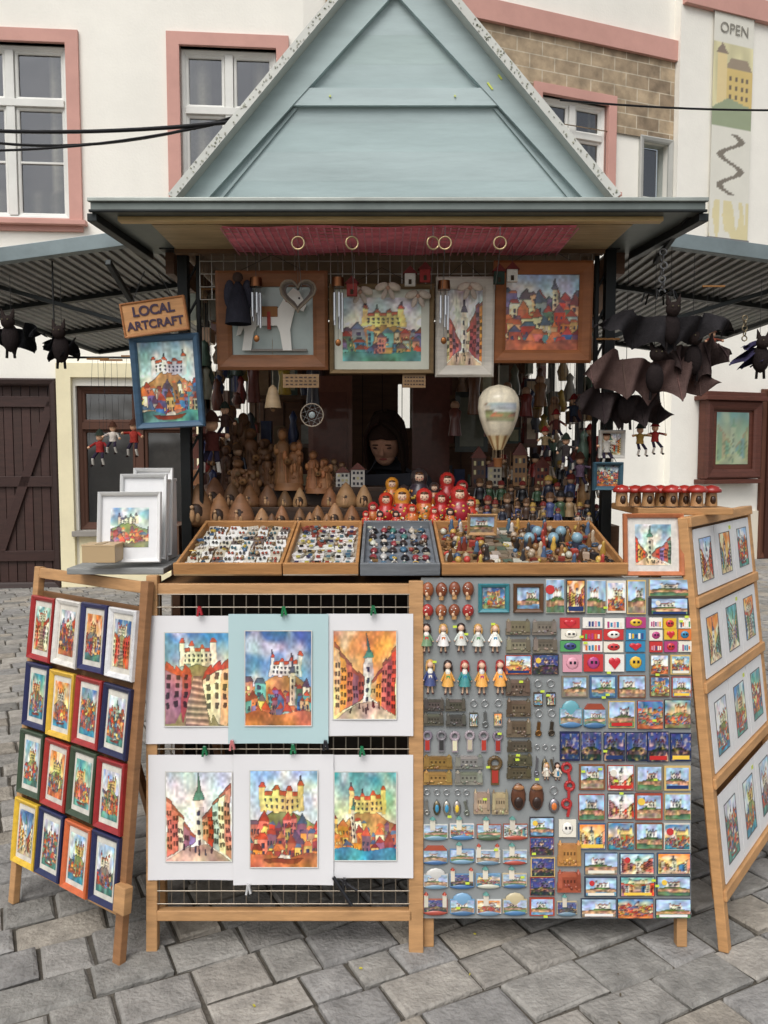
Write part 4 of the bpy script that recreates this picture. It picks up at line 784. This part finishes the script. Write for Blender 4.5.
# hot-air balloon ornament
hb_=root('decorative_hot_air_balloon'); p_=W(498,470,2.82); q=MB(); seg=40; pr=[(.016,.07),(.022,.08),(.034,.105),(.052,.14),(.066,.18),(.073,.215),(.07,.25),(.055,.278),(.03,.293),(.004,.298)]
zz_=np.linspace(.07,.298,30); rr_=np.interp(zz_,[b for a,b in pr],[a for a,b in pr]); v=[];cc=[]; im=painting(40,20,0,6,1)
for k in range(30):
    for i in range(seg):
        t_=2*math.pi*i/seg; v.append((p_.x+rr_[k]*math.cos(t_),p_.y+rr_[k]*math.sin(t_),p_.z+zz_[k])); base=np.array((.9,.86,.76))*(.94 if i%5==0 else 1)
        f_=i/seg
        if .17<zz_[k]<.235 and (.62<f_<.88 or .12<f_<.38):
            c=im[int((zz_[k]-.17)/.065*19),i]; base=.35*base+.65*c*.9
        elif zz_[k]<.12: base=np.array((.86,.78,.6)) if i%5<3 else np.array((.6,.46,.3))
        cc.append(tuple(lin(x) for x in base))
q.add(v,[(k*seg+i,k*seg+(i+1)%seg,(k+1)*seg+(i+1)%seg,(k+1)*seg+i) for k in range(29) for i in range(seg)],cc,True)
q.lathe((p_.x,p_.y,p_.z+.01),[(.014,0),(.018,.03),(.02,.032)],C(130,84,50),12); q.cyl((p_.x,p_.y,p_.z+.296),(p_.x,p_.y,2.1),.0008,C(180,170,150),seg=4)
for a in range(6): t_=a*math.pi/3; q.cyl((p_.x+.018*math.cos(t_),p_.y+.018*math.sin(t_),p_.z+.04),(p_.x+.018*math.cos(t_),p_.y+.018*math.sin(t_),p_.z+.075),.001,C(150,130,100),seg=4)
q.build('balloon',M_lac,hb_)
# ------------------------------------------------------------ hanging framed pictures
def hung(name,x0,x1,y0,y1,bw,col,d,kind,sky=None,mat=None,matw=0,tilt=0,dp=.025,pal=None):
    a,b=W(x0,y1,d),W(x1,y0,d); M=FM(((a.x+b.x)/2,d,(a.z+b.z)/2),(math.cos(tilt),0,math.sin(tilt)),(0,-.05,1)); w_,h_=b.x-a.x,b.z-a.z
    t=root(name); q=MB(); q.frame(0,0,w_,h_,bw,dp,C(*col)); q.build('moulding',M_wood,t,M)
    q=MB(); iw,ih=w_-2*bw+.004,h_-2*bw+.004
    if mat: q.box((0,-.002,0),(iw,.003,ih),C(*mat)); iw-=matw*2; ih-=matw*2
    if kind is not None: q.raster(-iw/2,-ih/2,iw,ih,painting(int(80),int(80*ih/iw),kind,sky,pal),y=-.0045)
    q.build('artwork',M_gloss,t,M)
    q=MB(); q.tube([(-w_*.3,0,h_/2),(0,.02,h_/2+.06),(w_*.3,0,h_/2)],.001,C(70,70,70)); q.build('wire',M_metal,t,M)
    return t,M,w_,h_
t,M,w_,h_=hung('framed_horse_artwork',218,328,272,370,.052,(132,86,54),2.82,None,mat=(160,172,168))
q=MB(); k=.24
hp=[(0.08,0),(0.2,0),(0.24,.3),(.3,.42),(.6,.42),(.64,.3),(.68,0),(.8,0),(.78,.35),(.82,.55),(.86,.72),(.98,.66),(1.02,.76),(.92,.98),(.84,1.04),(.72,.9),(.62,.7),(.3,.68),(.15,.66),(.05,.5),(.0,.25),(.06,.28),(.1,.4),(.12,.3)]
q.poly([((x-.52)*.235,(z-.5)*.2) for x,z in hp],-.022,-.004,C(224,222,214)); q.box((-.01,-.018,.03),(.06,.016,.035),C(140,96,56)); q.box((-.01,-.02,-.0),(.012,.014,.06),C(150,60,50)); q.box((.02,-.014,-.1),(.2,.012,.008),C(130,126,120)); q.ball((.095,-.022,.075),.004,C(30,30,30),6,4); q.box((.07,-.023,.055),(.05,.003,.006),C(150,60,50),Matrix.Rotation(.5,3,'Y')); q.build('horse_relief',M_trim,t,M,bevel=.004)
hung('framed_castle_painting',330,434,285,374,.016,(120,98,66),2.80,0,4,mat=(206,208,192),matw=.03,pal=2)
hung('white_framed_painting',435,494,278,377,.04,(204,198,186),2.81,1,4,pal=1)
hung('framed_town_painting',492,592,262,363,.045,(150,92,52),2.82,2,6,pal=0)
hung('blue_framed_painting',135,202,335,428,.022,(64,92,116),2.72,3,1,tilt=.05)
# sign
sg=root('local_artcraft_sign'); cpt=W(155,317,2.68); Ms=FM(cpt,(math.cos(.14),0,math.sin(.14)),(0,-.03,1)); q=MB(); q.box((0,0,0),(.215,.014,.112),C(204,150,98)); q.frame(0,0,.215,.112,.006,.006,C(170,112,66),y=-.007); q.build('board',M_woodh,sg,Ms,bevel=.002)
q=MB(); 
for s_ in(-1,1): q.cyl((s_*.07,0,.05),(s_*.02,.04,.16),.0015,C(60,60,60),seg=4)
q.build('cord',M_metal,sg,Ms)
text('LOCAL',.044,Ms@Matrix.Translation((0,-.009,.022)),C(56,34,60),sg,off=.03); text('ARTCRAFT',.038,Ms@Matrix.Translation((0,-.009,-.023)),C(56,34,60),sg,off=.03)
for px,py in((301,381),(414,381)):
    t=root('price_sign'); c_=W(px,py,2.8); q=MB(); q.box(c_,(.125 if px<350 else .08,.006,.046),C(140,110,76)); 
    for k in range(3):
        for j in range(7): q.box((c_.x+(j-3)*(.016 if px<350 else .01),c_.y-.004,c_.z+.012-.012*k),(U(.006,.012)*(1 if px<350 else .7),.001,.004),C(60,40,30))
    q.build('plate',M_wood,t)
t=root('orange_framed_print'); a,b=W(623,576,2.42),W(680,513,2.46); M=FM(((a.x+b.x)/2,2.43,(a.z+b.z)/2),(1,0,0),(0,.12,1)); w_,h_=b.x-a.x,b.z-a.z
q=MB(); q.frame(0,0,w_,h_,.014,.018,C(190,116,76)); q.box((0,-.002,0),(w_-.02,.003,h_-.02),C(224,220,212)); q.raster(-.055,-.062,.11,.124,painting(46,52,1,1,0),y=-.0045); q.build('picture',M_lac,t,M)
mr_=root('toadstool_ornaments')
for k in range(8):
    q=MB(); p_=W(622+k*12.6+U(-1,1),506,2.53+.04*(k%2)); rs=U(.85,1.15); q.cyl(p_,p_+Vector((0,0,.05)),.02,jit(C(176,136,92),.15),r1=.017,seg=10); q.lathe((p_.x,p_.y,p_.z+.042),[(.012,0),(.031*rs,.002),(.032*rs,.01),(.022*rs,.021),(.002,.026)],jit(C(158,44,36),.15),14); q.ball((p_.x,p_.y-.016,p_.z+.02),(.01,.007,.015),C(60,40,28),6,5)
    for _ in range(3): a=U(3.4,6); q.ball((p_.x+.026*math.cos(a),p_.y+.026*math.sin(a),p_.z+.042+.014),.0022,C(230,224,212),6,4)
    q.build('toadstool',M_lac,mr_)
for k,(x0,x1,y0,y1,d) in enumerate(((100,160,492,563,2.50),(122,166,474,560,2.58),(135,172,468,556,2.66))):
    t=root('white_framed_print'); a,b=W(x0,y1,d),W(x1,y0,d); M=FM(((a.x+b.x)/2,d,(a.z+b.z)/2),(1,.12,0),(.10,.22,1)); w_,h_=b.x-a.x,b.z-a.z
    q=MB(); q.frame(0,0,w_,h_,.012,.02,C(226,226,224)); q.box((0,-.002,0),(w_-.01,.003,h_-.01),C(226,226,226)); q.raster(-w_*.3,-h_*.28,w_*.6,h_*.56,painting(44,44,3,1),y=-.0045); q.build('picture',M_gloss,t,M)
t=root('white_box'); c_=W(162,520,2.68); q=MB(); q.box((c_.x,c_.y,c_.z+.0),(.07,.12,.26),C(224,222,220)); q.box((c_.x,c_.y,c_.z+.133),(.074,.124,.01),C(210,208,206)); q.build('carton',M_paper,t,bevel=.002)
t=root('cardboard_box'); c_=W(103,553,2.44); q=MB(); q.box(c_,(.1,.08,.05),C(184,158,120)); q.box((c_.x,c_.y,c_.z+.027),(.102,.082,.006),C(194,168,130)); q.box((c_.x,c_.y,c_.z+.031),(.02,.083,.002),C(170,146,108)); q.build('carton',M_paper,t,bevel=.002)
# ------------------------------------------------------------ bats
def bat(px,py,d,span,drop,col,tilt=0.,fold=.25,top=2.3):
    t=root('felt_bat_toy'); q=MB(); c0_=W(px,py,d); nx,nz=41,9; vs=[]
    Rm=Matrix.Rotation(tilt,3,'Y'); ph=U(0,6)
    for i in range(nx):
        a=-1+2*i/(nx-1); s_=abs(a); topz=.10*drop*math.sin(s_*math.pi)+(.25*drop*(s_>.45)*(1-abs(s_-.6)/.4) if s_>.2 else 0)-.35*drop*s_*s_
        sc_=abs(math.sin(a*math.pi*2.5)); bot=-drop*(1-.65*s_**1.3)*(1-.28*sc_)+.1*drop*math.sin(a*4+ph)
        for j in range(nz):
            b=j/(nz-1); z=topz*(1-b)+bot*b if s_<.97 else topz
            y=-.10*span*fold*math.cos(s_*math.pi*1.2)+.04*b*math.sin(a*9+ph)+.025*math.sin(a*15+b*3+ph)
            v_=Rm@Vector((a*span/2,y,z)); vs.append((c0_.x+v_.x,c0_.y+v_.y,c0_.z+v_.z))
    q.add(vs,[(i*nz+j,(i+1)*nz+j,(i+1)*nz+j+1,i*nz+j+1) for i in range(nx-1) for j in range(nz-1)],C(*col),True)
    for a in(-.8,-.4,.4,.8):
        i=int((a+1)/2*(nx-1)); q.tube([vs[i*nz+j] for j in range(0,nz,2)],.003,jit(C(*col),.3))
    q.ball((c0_.x,c0_.y-.03,c0_.z-.35*drop),(.03,.028,.05),C(40,34,34)); q.ball((c0_.x,c0_.y-.045,c0_.z+.02),(.024,.024,.024),C(46,38,36))
    for s_ in(-1,1): q.cyl((c0_.x+s_*.014,c0_.y-.045,c0_.z+.035),(c0_.x+s_*.022,c0_.y-.045,c0_.z+.068),.01,C(46,38,36),r1=.001,seg=6); q.ball((c0_.x+s_*.009,c0_.y-.068,c0_.z+.026),.0025,C(110,104,80),6,4); q.cyl((c0_.x+s_*.012,c0_.y-.03,c0_.z-.35*drop-.04),(c0_.x+s_*.014,c0_.y-.03,c0_.z-.35*drop-.07),.005,C(30,26,26),seg=5)
    q.cyl((c0_.x,c0_.y-.02,c0_.z+.04),(c0_.x,c0_.y-.02,top),.001,C(60,60,60),seg=4)
    q.build('bat',M_cloth,t)
bat(668,318,2.62,.48,.11,(46,44,46),.02,top=2.16); bat(652,362,2.66,.45,.16,(88,70,66),.06,top=2.16); bat(624,396,2.74,.34,.13,(58,50,50),.12,top=2.16); bat(690,346,2.7,.26,.14,(70,58,56),-.15,top=2.16)
bat(14,330,2.85,.2,.09,(26,26,28),-.1,top=2.12); bat(64,340,2.9,.12,.10,(28,28,30),.3,top=2.12); bat(757,350,2.9,.09,.1,(60,56,84),.8,top=2.12)
t=root('hanging_chain'); q=MB()
p0=W(663,252,2.7)
for k in range(7): q.ring((p0.x+U(-.004,.004),p0.y,p0.z-k*.022),.011,.0028,C(150,150,150),ax=(k%2,1-k%2,0),seg=12)
p0=W(660,296,2.66)
for k in range(6): a=k*1.05; q.tube([p0,p0+Vector((.05*math.cos(a),.05*math.sin(a),.012)),p0+Vector((.06*math.cos(a),.06*math.sin(a),-.02))],.003,C(40,40,40))
p0=W(745,318,2.9)
for k in range(5): q.ring((p0.x,p0.y,p0.z-k*.018),.009,.0022,C(150,136,110),ax=(k%2,1-k%2,0),seg=10)
q.build('links',M_steel,t)
hr=root('hanging_metal_rings'); q=MB()
for px in(298,352,433,500,445): 
    c_=W(px,243,2.5); q.ring(c_,.019,.003,C(190,170,130),seg=16,ax=(U(-.4,.4),1,0)); q.cyl(c_+Vector((0,0,-.017)),c_+Vector((0,.1,-.12)),.001,C(120,120,120),seg=4); q.cyl(c_+Vector((0,0,.017)),c_+Vector((0,0,.05)),.0015,C(120,120,120),seg=4)
q.build('rings',M_steel,hr)
def chime(px,py0,py1,d):
    t=root('wind_chime'); q=MB(); a,b=W(px,py0,d),W(px,py1,d); q.cyl(a+Vector((0,0,.03)),a,.02,C(110,70,44),r1=.022,seg=12); L_=a.z-b.z
    for k in range(5):
        an=k*1.257; x,y=a.x+.014*math.cos(an),a.y+.014*math.sin(an); q.cyl((x,y,a.z),(x,y,a.z-.02),.0006,C(90,90,90),seg=4); q.cyl((x,y,a.z-.02),(x,y,b.z+k*.012),.0042,C(200,202,205),seg=8)
    q.cyl(a,(a.x,a.y,b.z-.03),.0007,C(90,90,90),seg=4); q.ball((a.x,a.y,b.z-.035),(.01,.003,.012),C(150,100,60)); q.cyl((a.x,a.y,a.z+.03),(a.x,a.y,2.25),.0008,C(90,90,90),seg=4); q.build('chime',M_steel,t)
chime(256,287,328,2.74); chime(338,287,332,2.72); chime(444,290,330,2.72)
t=root('wicker_heart'); q=MB(); c_=W(298,294,2.74)
for k in range(4):
    pts=[]
    for i in range(25): a=i/24*2*math.pi; s_=.0028+.0003*k; pts.append(c_+Vector((16*math.sin(a)**3*s_+U(-.002,.002),-.003*k,(13*math.cos(a)-5*math.cos(2*a)-2*math.cos(3*a)-math.cos(4*a))*s_)))
    q.tube(pts,.004,jit(C(120,112,102),.3))
q.cyl(c_+Vector((0,0,.02)),c_+Vector((0,0,.16)),.001,C(120,110,100),seg=4); q.build('heart',M_cloth,t)
t=root('dark_angel_ornament'); q=MB(); c_=W(238,300,2.74); q.lathe((c_.x,c_.y,c_.z-.08),[(.045,0),(.04,.05),(.02,.12),(.008,.14)],C(44,44,52),12); q.ball((c_.x,c_.y,c_.z+.075),.018,C(70,56,50)); 
for s_ in(-1,1): q.ball((c_.x+s_*.03,c_.y+.01,c_.z+.02),(.02,.005,.05),C(60,60,70))
q.build('ornament',M_cloth,t)
t=root('hanging_felt_houses'); q=MB()
for px,py,c in((410,280,(190,186,176)),(425,276,(140,56,54)),(352,290,(140,64,60)),(499,278,(50,64,56)),(512,276,(200,196,186))):
    c_=W(px,py,2.72); q.box(c_,(.035,.02,.04),C(*c)); q.poly([(c_.x-.024,c_.z+.02),(c_.x+.024,c_.z+.02),(c_.x,c_.z+.045)],c_.y-.013,c_.y+.013,C(100,46,44)); q.box((c_.x,c_.y-.011,c_.z-.008),(.01,.002,.016),C(60,50,40)); q.cyl(c_+Vector((0,0,.04)),(c_.x,c_.y,2.25),.0008,C(90,90,90),seg=4)
q.build('houses',M_cloth,t)
t=root('hanging_fabric_bows'); q=MB()
for px,py in((360,292),(388,288),(418,296),(470,288)):
    c_=W(px,py,2.76)
    for s_ in(-1,1): q.ball((c_.x+s_*.022,c_.y,c_.z+.005),(.024,.008,.013),C(200,186,170),rot=Matrix.Rotation(s_*.4,3,'Y')); q.ball((c_.x+s_*.012,c_.y,c_.z-.02),(.009,.004,.02),C(190,176,162),rot=Matrix.Rotation(-s_*.4,3,'Y'))
    q.ball(c_,.008,C(180,144,124))
q.build('bows',M_cloth,t)
t=root('wooden_bell'); q=MB(); c_=W(273,408,2.82); q.lathe((c_.x,c_.y,c_.z),[(.03,0),(.028,.01),(.022,.045),(.014,.07),(.003,.08)],C(150,128,98),14); q.cyl((c_.x,c_.y,c_.z+.08),(c_.x,c_.y,1.95),.001,C(160,150,130),seg=4); q.ball((c_.x,c_.y,c_.z-.004),.009,C(120,90,60)); q.build('bell',M_wood,t)
t=root('dreamcatcher'); q=MB(); c_=W(312,415,2.84); q.ring(c_,.04,.0024,C(150,136,118),seg=20)
for k in range(8): a=k*math.pi/4; b=a+2.2; q.cyl(c_+Vector((.04*math.cos(a),0,.04*math.sin(a))),c_+Vector((.04*math.cos(b),0,.04*math.sin(b))),.0005,C(150,150,146),seg=4)
q.ball(c_,(.012,.004,.012),C(140,150,150)); q.cyl(c_+Vector((0,0,.04)),(c_.x,c_.y,1.95),.0008,C(150,140,130),seg=4); q.build('hoop',M_lac,t)
def puppet(px,py,d,h,c,top):
    t=root('string_puppet'); q=MB(); p_=W(px,py,d); c1=C(*c)
    q.lathe((p_.x,p_.y,p_.z-.2*h),[(.14*h,0),(.12*h,.15*h),(.15*h,.3*h),(.05*h,.36*h)],c1,10); q.ball((p_.x,p_.y,p_.z+.28*h),(.12*h,.12*h,.13*h),C(216,172,140)); q.lathe((p_.x,p_.y,p_.z+.33*h),[(.18*h,0),(.14*h,.04*h),(.08*h,.16*h),(.01*h,.22*h)],C(*random.choice([(140,40,40),(46,54,46),(70,44,34)])),10)
    for s_ in(-1,1):
        sw=U(.1,.3); k1=(p_.x+s_*(.08+sw*.3)*h,p_.y-.03,p_.z-.4*h); q.cyl((p_.x+s_*.07*h,p_.y,p_.z-.18*h),k1,.05*h,C(50,44,60),seg=7); q.cyl(k1,(k1[0]+s_*.02*h,k1[1]+.01,p_.z-.6*h),.04*h,C(210,205,195),seg=7); q.ball((k1[0]+s_*.02*h,k1[1]-.005,p_.z-.62*h),(.05*h,.08*h,.035*h),C(40,26,22),6,4)
        hnd=(p_.x+s_*.3*h,p_.y-.02,p_.z-.02*h+U(-.1,.1)*h); q.cyl((p_.x+s_*.13*h,p_.y,p_.z+.1*h),hnd,.04*h,jit(c1,.3),seg=7); q.ball(hnd,.05*h,C(216,172,140),6,4); q.cyl(hnd,(p_.x+s_*.02,p_.y,top),.0006,C(60,60,60),seg=4)
    q.cyl((p_.x,p_.y,p_.z+.5*h),(p_.x,p_.y,top),.0006,C(60,60,60),seg=4); q.beam((p_.x-.04,p_.y,top),(p_.x+.04,p_.y,top),.006,.006,C(150,110,70)); q.build('puppet',M_cloth,t)
puppet(100,446,2.95,.115,(150,50,48),1.85); puppet(113,436,2.9,.1,(200,190,180),1.84); puppet(134,436,2.95,.12,(160,60,52),1.86); puppet(640,438,2.8,.1,(170,136,70),1.8); puppet(655,436,2.8,.1,(150,50,46),1.8); puppet(606,446,2.8,.11,(205,200,190),1.9); puppet(212,440,2.95,.2,(84,44,40),2.1); puppet(712,342,2.9,.1,(130,70,54),2.1)
for px,py,h,c in((580,470,.13,(110,90,110)),(566,450,.12,(70,64,64)),(556,424,.11,(110,60,54)),(574,410,.12,(60,70,90)),(545,440,.1,(140,120,90)),(590,440,.12,(90,70,56)),(225,420,.13,(70,50,44))): puppet(px,py,2.98+U(0,.2),h,c,1.95+U(0,.2))
q=MB(); q.cyl((-1.2,2.95,1.855),(-.76,2.95,1.855),.004,C(60,60,60)); q.cyl((-1.2,2.95,1.855),(-1.2,2.95,2.2),.003,C(60,60,60)); q.build('hanging_rail',M_steel,ks)
hung('small_blue_framed_painting',592,622,462,490,.014,(56,90,106),2.78,2,1); hung('small_white_framed_painting',598,624,430,458,.012,(206,204,196),2.8,1,4)
# ------------------------------------------------------------ vendor (inside, head bowed)
vd=root('vendor_woman')
me=bpy.data.meshes.new('body'); hc=W(385,440,3.45)
x,y=hc.x,3.54; dz=hc.z-1.56
V_=[(x,y+.1,.92),(x,y+.08,1.08+dz),(x,y+.04,1.22+dz),(x,y,1.34+dz),(x,y-.03,1.42+dz),(x,y-.06,1.5+dz),
    (x-.16,y-.01,1.35+dz),(x-.22,y-.05,1.12),(x-.14,y-.25,1.08),(x+.16,y-.01,1.35+dz),(x+.22,y-.05,1.12),(x+.14,y-.25,1.08),
    (x-.09,y+.1,.86),(x-.1,y+.06,.48),(x-.1,y+.1,.08),(x-.1,y-.06,.04),(x+.09,y+.1,.86),(x+.1,y+.06,.48),(x+.1,y+.1,.08),(x+.1,y-.06,.04)]
E_=[(0,1),(1,2),(2,3),(3,4),(4,5),(3,6),(6,7),(7,8),(3,9),(9,10),(10,11),(0,12),(12,13),(13,14),(14,15),(0,16),(16,17),(17,18),(18,19)]
Rr=[.15,.13,.14,.12,.06,.05,.075,.05,.032,.075,.05,.032,.09,.06,.045,.04,.09,.06,.045,.04]
me.from_pydata(V_,E_,[]); bo=bpy.data.objects.new('body',me); bpy.context.collection.objects.link(bo); bo.parent=vd
bo.modifiers.new('s','SKIN'); 
for i,r_ in enumerate(Rr): me.skin_vertices[0].data[i].radius=(r_,r_*.85 if i<4 else r_)
me.skin_vertices[0].data[0].use_root=True; ss=bo.modifiers.new('ss','SUBSURF'); ss.levels=2; ss.render_levels=2
m=bpy.data.materials.new('dark_sweater'); m.use_nodes=True; m.node_tree.nodes['Principled BSDF'].inputs['Base Color'].default_value=(.045,.045,.055,1); m.node_tree.nodes['Principled BSDF'].inputs['Roughness'].default_value=.9; me.materials.append(m)
SK=C(186,140,116); q=MB()
for s_ in(-1,1):
    hx,hy,hz=x+s_*.13,y-.29,1.075; q.ball((hx,hy,hz),(.036,.045,.016),SK)
    for k in range(4): a=Vector((hx+(k-1.5)*.017,hy-.035,hz)); L_=(.03,.036,.034,.026)[k]; b=a+Vector((0,-L_,.002)); q.cyl(a,b,.0085,SK,r1=.008); c_=b+Vector((0,-L_*.7,-.014)); q.cyl(b,c_,.008,SK,r1=.0065); q.ball(c_,.0066,SK,6,4)
    a=Vector((hx-s_*.03,hy+.0,hz)); b=a+Vector((-s_*.025,-.03,0)); q.cyl(a,b,.0105,SK,r1=.009); q.cyl(b,b+Vector((-s_*.004,-.025,-.004)),.009,SK,r1=.007)
q.build('hands',M_cloth,vd)
Mh=Matrix.Translation((hc.x,hc.y,hc.z))@Matrix.Rotation(math.radians(-10),4,'Z')@Matrix.Rotation(math.radians(30),4,'X')@Matrix.Scale(.94,4); HR=C(52,38,32)
q=MB(); q.ball((0,0,0),(.072,.092,.108),SK,24,16); q.ball((0,-.03,-.06),(.048,.055,.05),SK,14,10); q.cyl((0,-.086,.012),(0,-.104,-.02),.005,SK,r1=.010); q.ball((0,-.099,-.022),(.011,.01,.008),SK)
q.ball((0,-.085,-.052),(.019,.006,.005),C(150,84,76))
for s_ in(-1,1):
    q.ball((s_*.029,-.081,.004),(.013,.007,.005),C(90,66,58)); q.box((s_*.029,-.087,.022),(.026,.004,.004),HR); q.ball((s_*.073,0,-.005),(.008,.018,.028),SK)
q.build('head',M_cloth,vd,Mh)
q=MB(); n1_,n2_=40,20; vs=[]
for j in range(n2_+1):
    ph=j/n2_*math.pi*.62
    for i in range(n1_):
        th=2*math.pi*i/n1_; front=max(0,-math.sin(th)); z=.122*math.cos(ph)+.01
        if front>.55: z=max(z,.058-.03*abs(math.cos(th)))
        r_=math.sin(ph)*(1.0+.015*math.sin(th*14)); vs.append((.086*r_*math.cos(th),.103*r_*math.sin(th)+.008,z))
q.add(vs,[(j*n1_+i,j*n1_+(i+1)%n1_,(j+1)*n1_+(i+1)%n1_,(j+1)*n1_+i) for j in range(n2_) for i in range(n1_)],HR,True)
for s_ in(-1,1):
    for k in range(16): a=k/15; wv=U(-.003,.003); q.tube([Vector((s_*.008,-.066+a*.14,.122-a*.012)),Vector((s_*(.045),-.074+a*.14,.105)),Vector((s_*(.074+wv),-.066+a*.135,.055)),Vector((s_*(.082+wv),-.06+a*.135,-.02)),Vector((s_*(.082+wv),-.052+a*.13,-.10)),Vector((s_*(.074),-.03+a*.12,-.2))],.0085,jit(HR,.45),seg=6)
q.build('hair',M_cloth,vd,Mh)
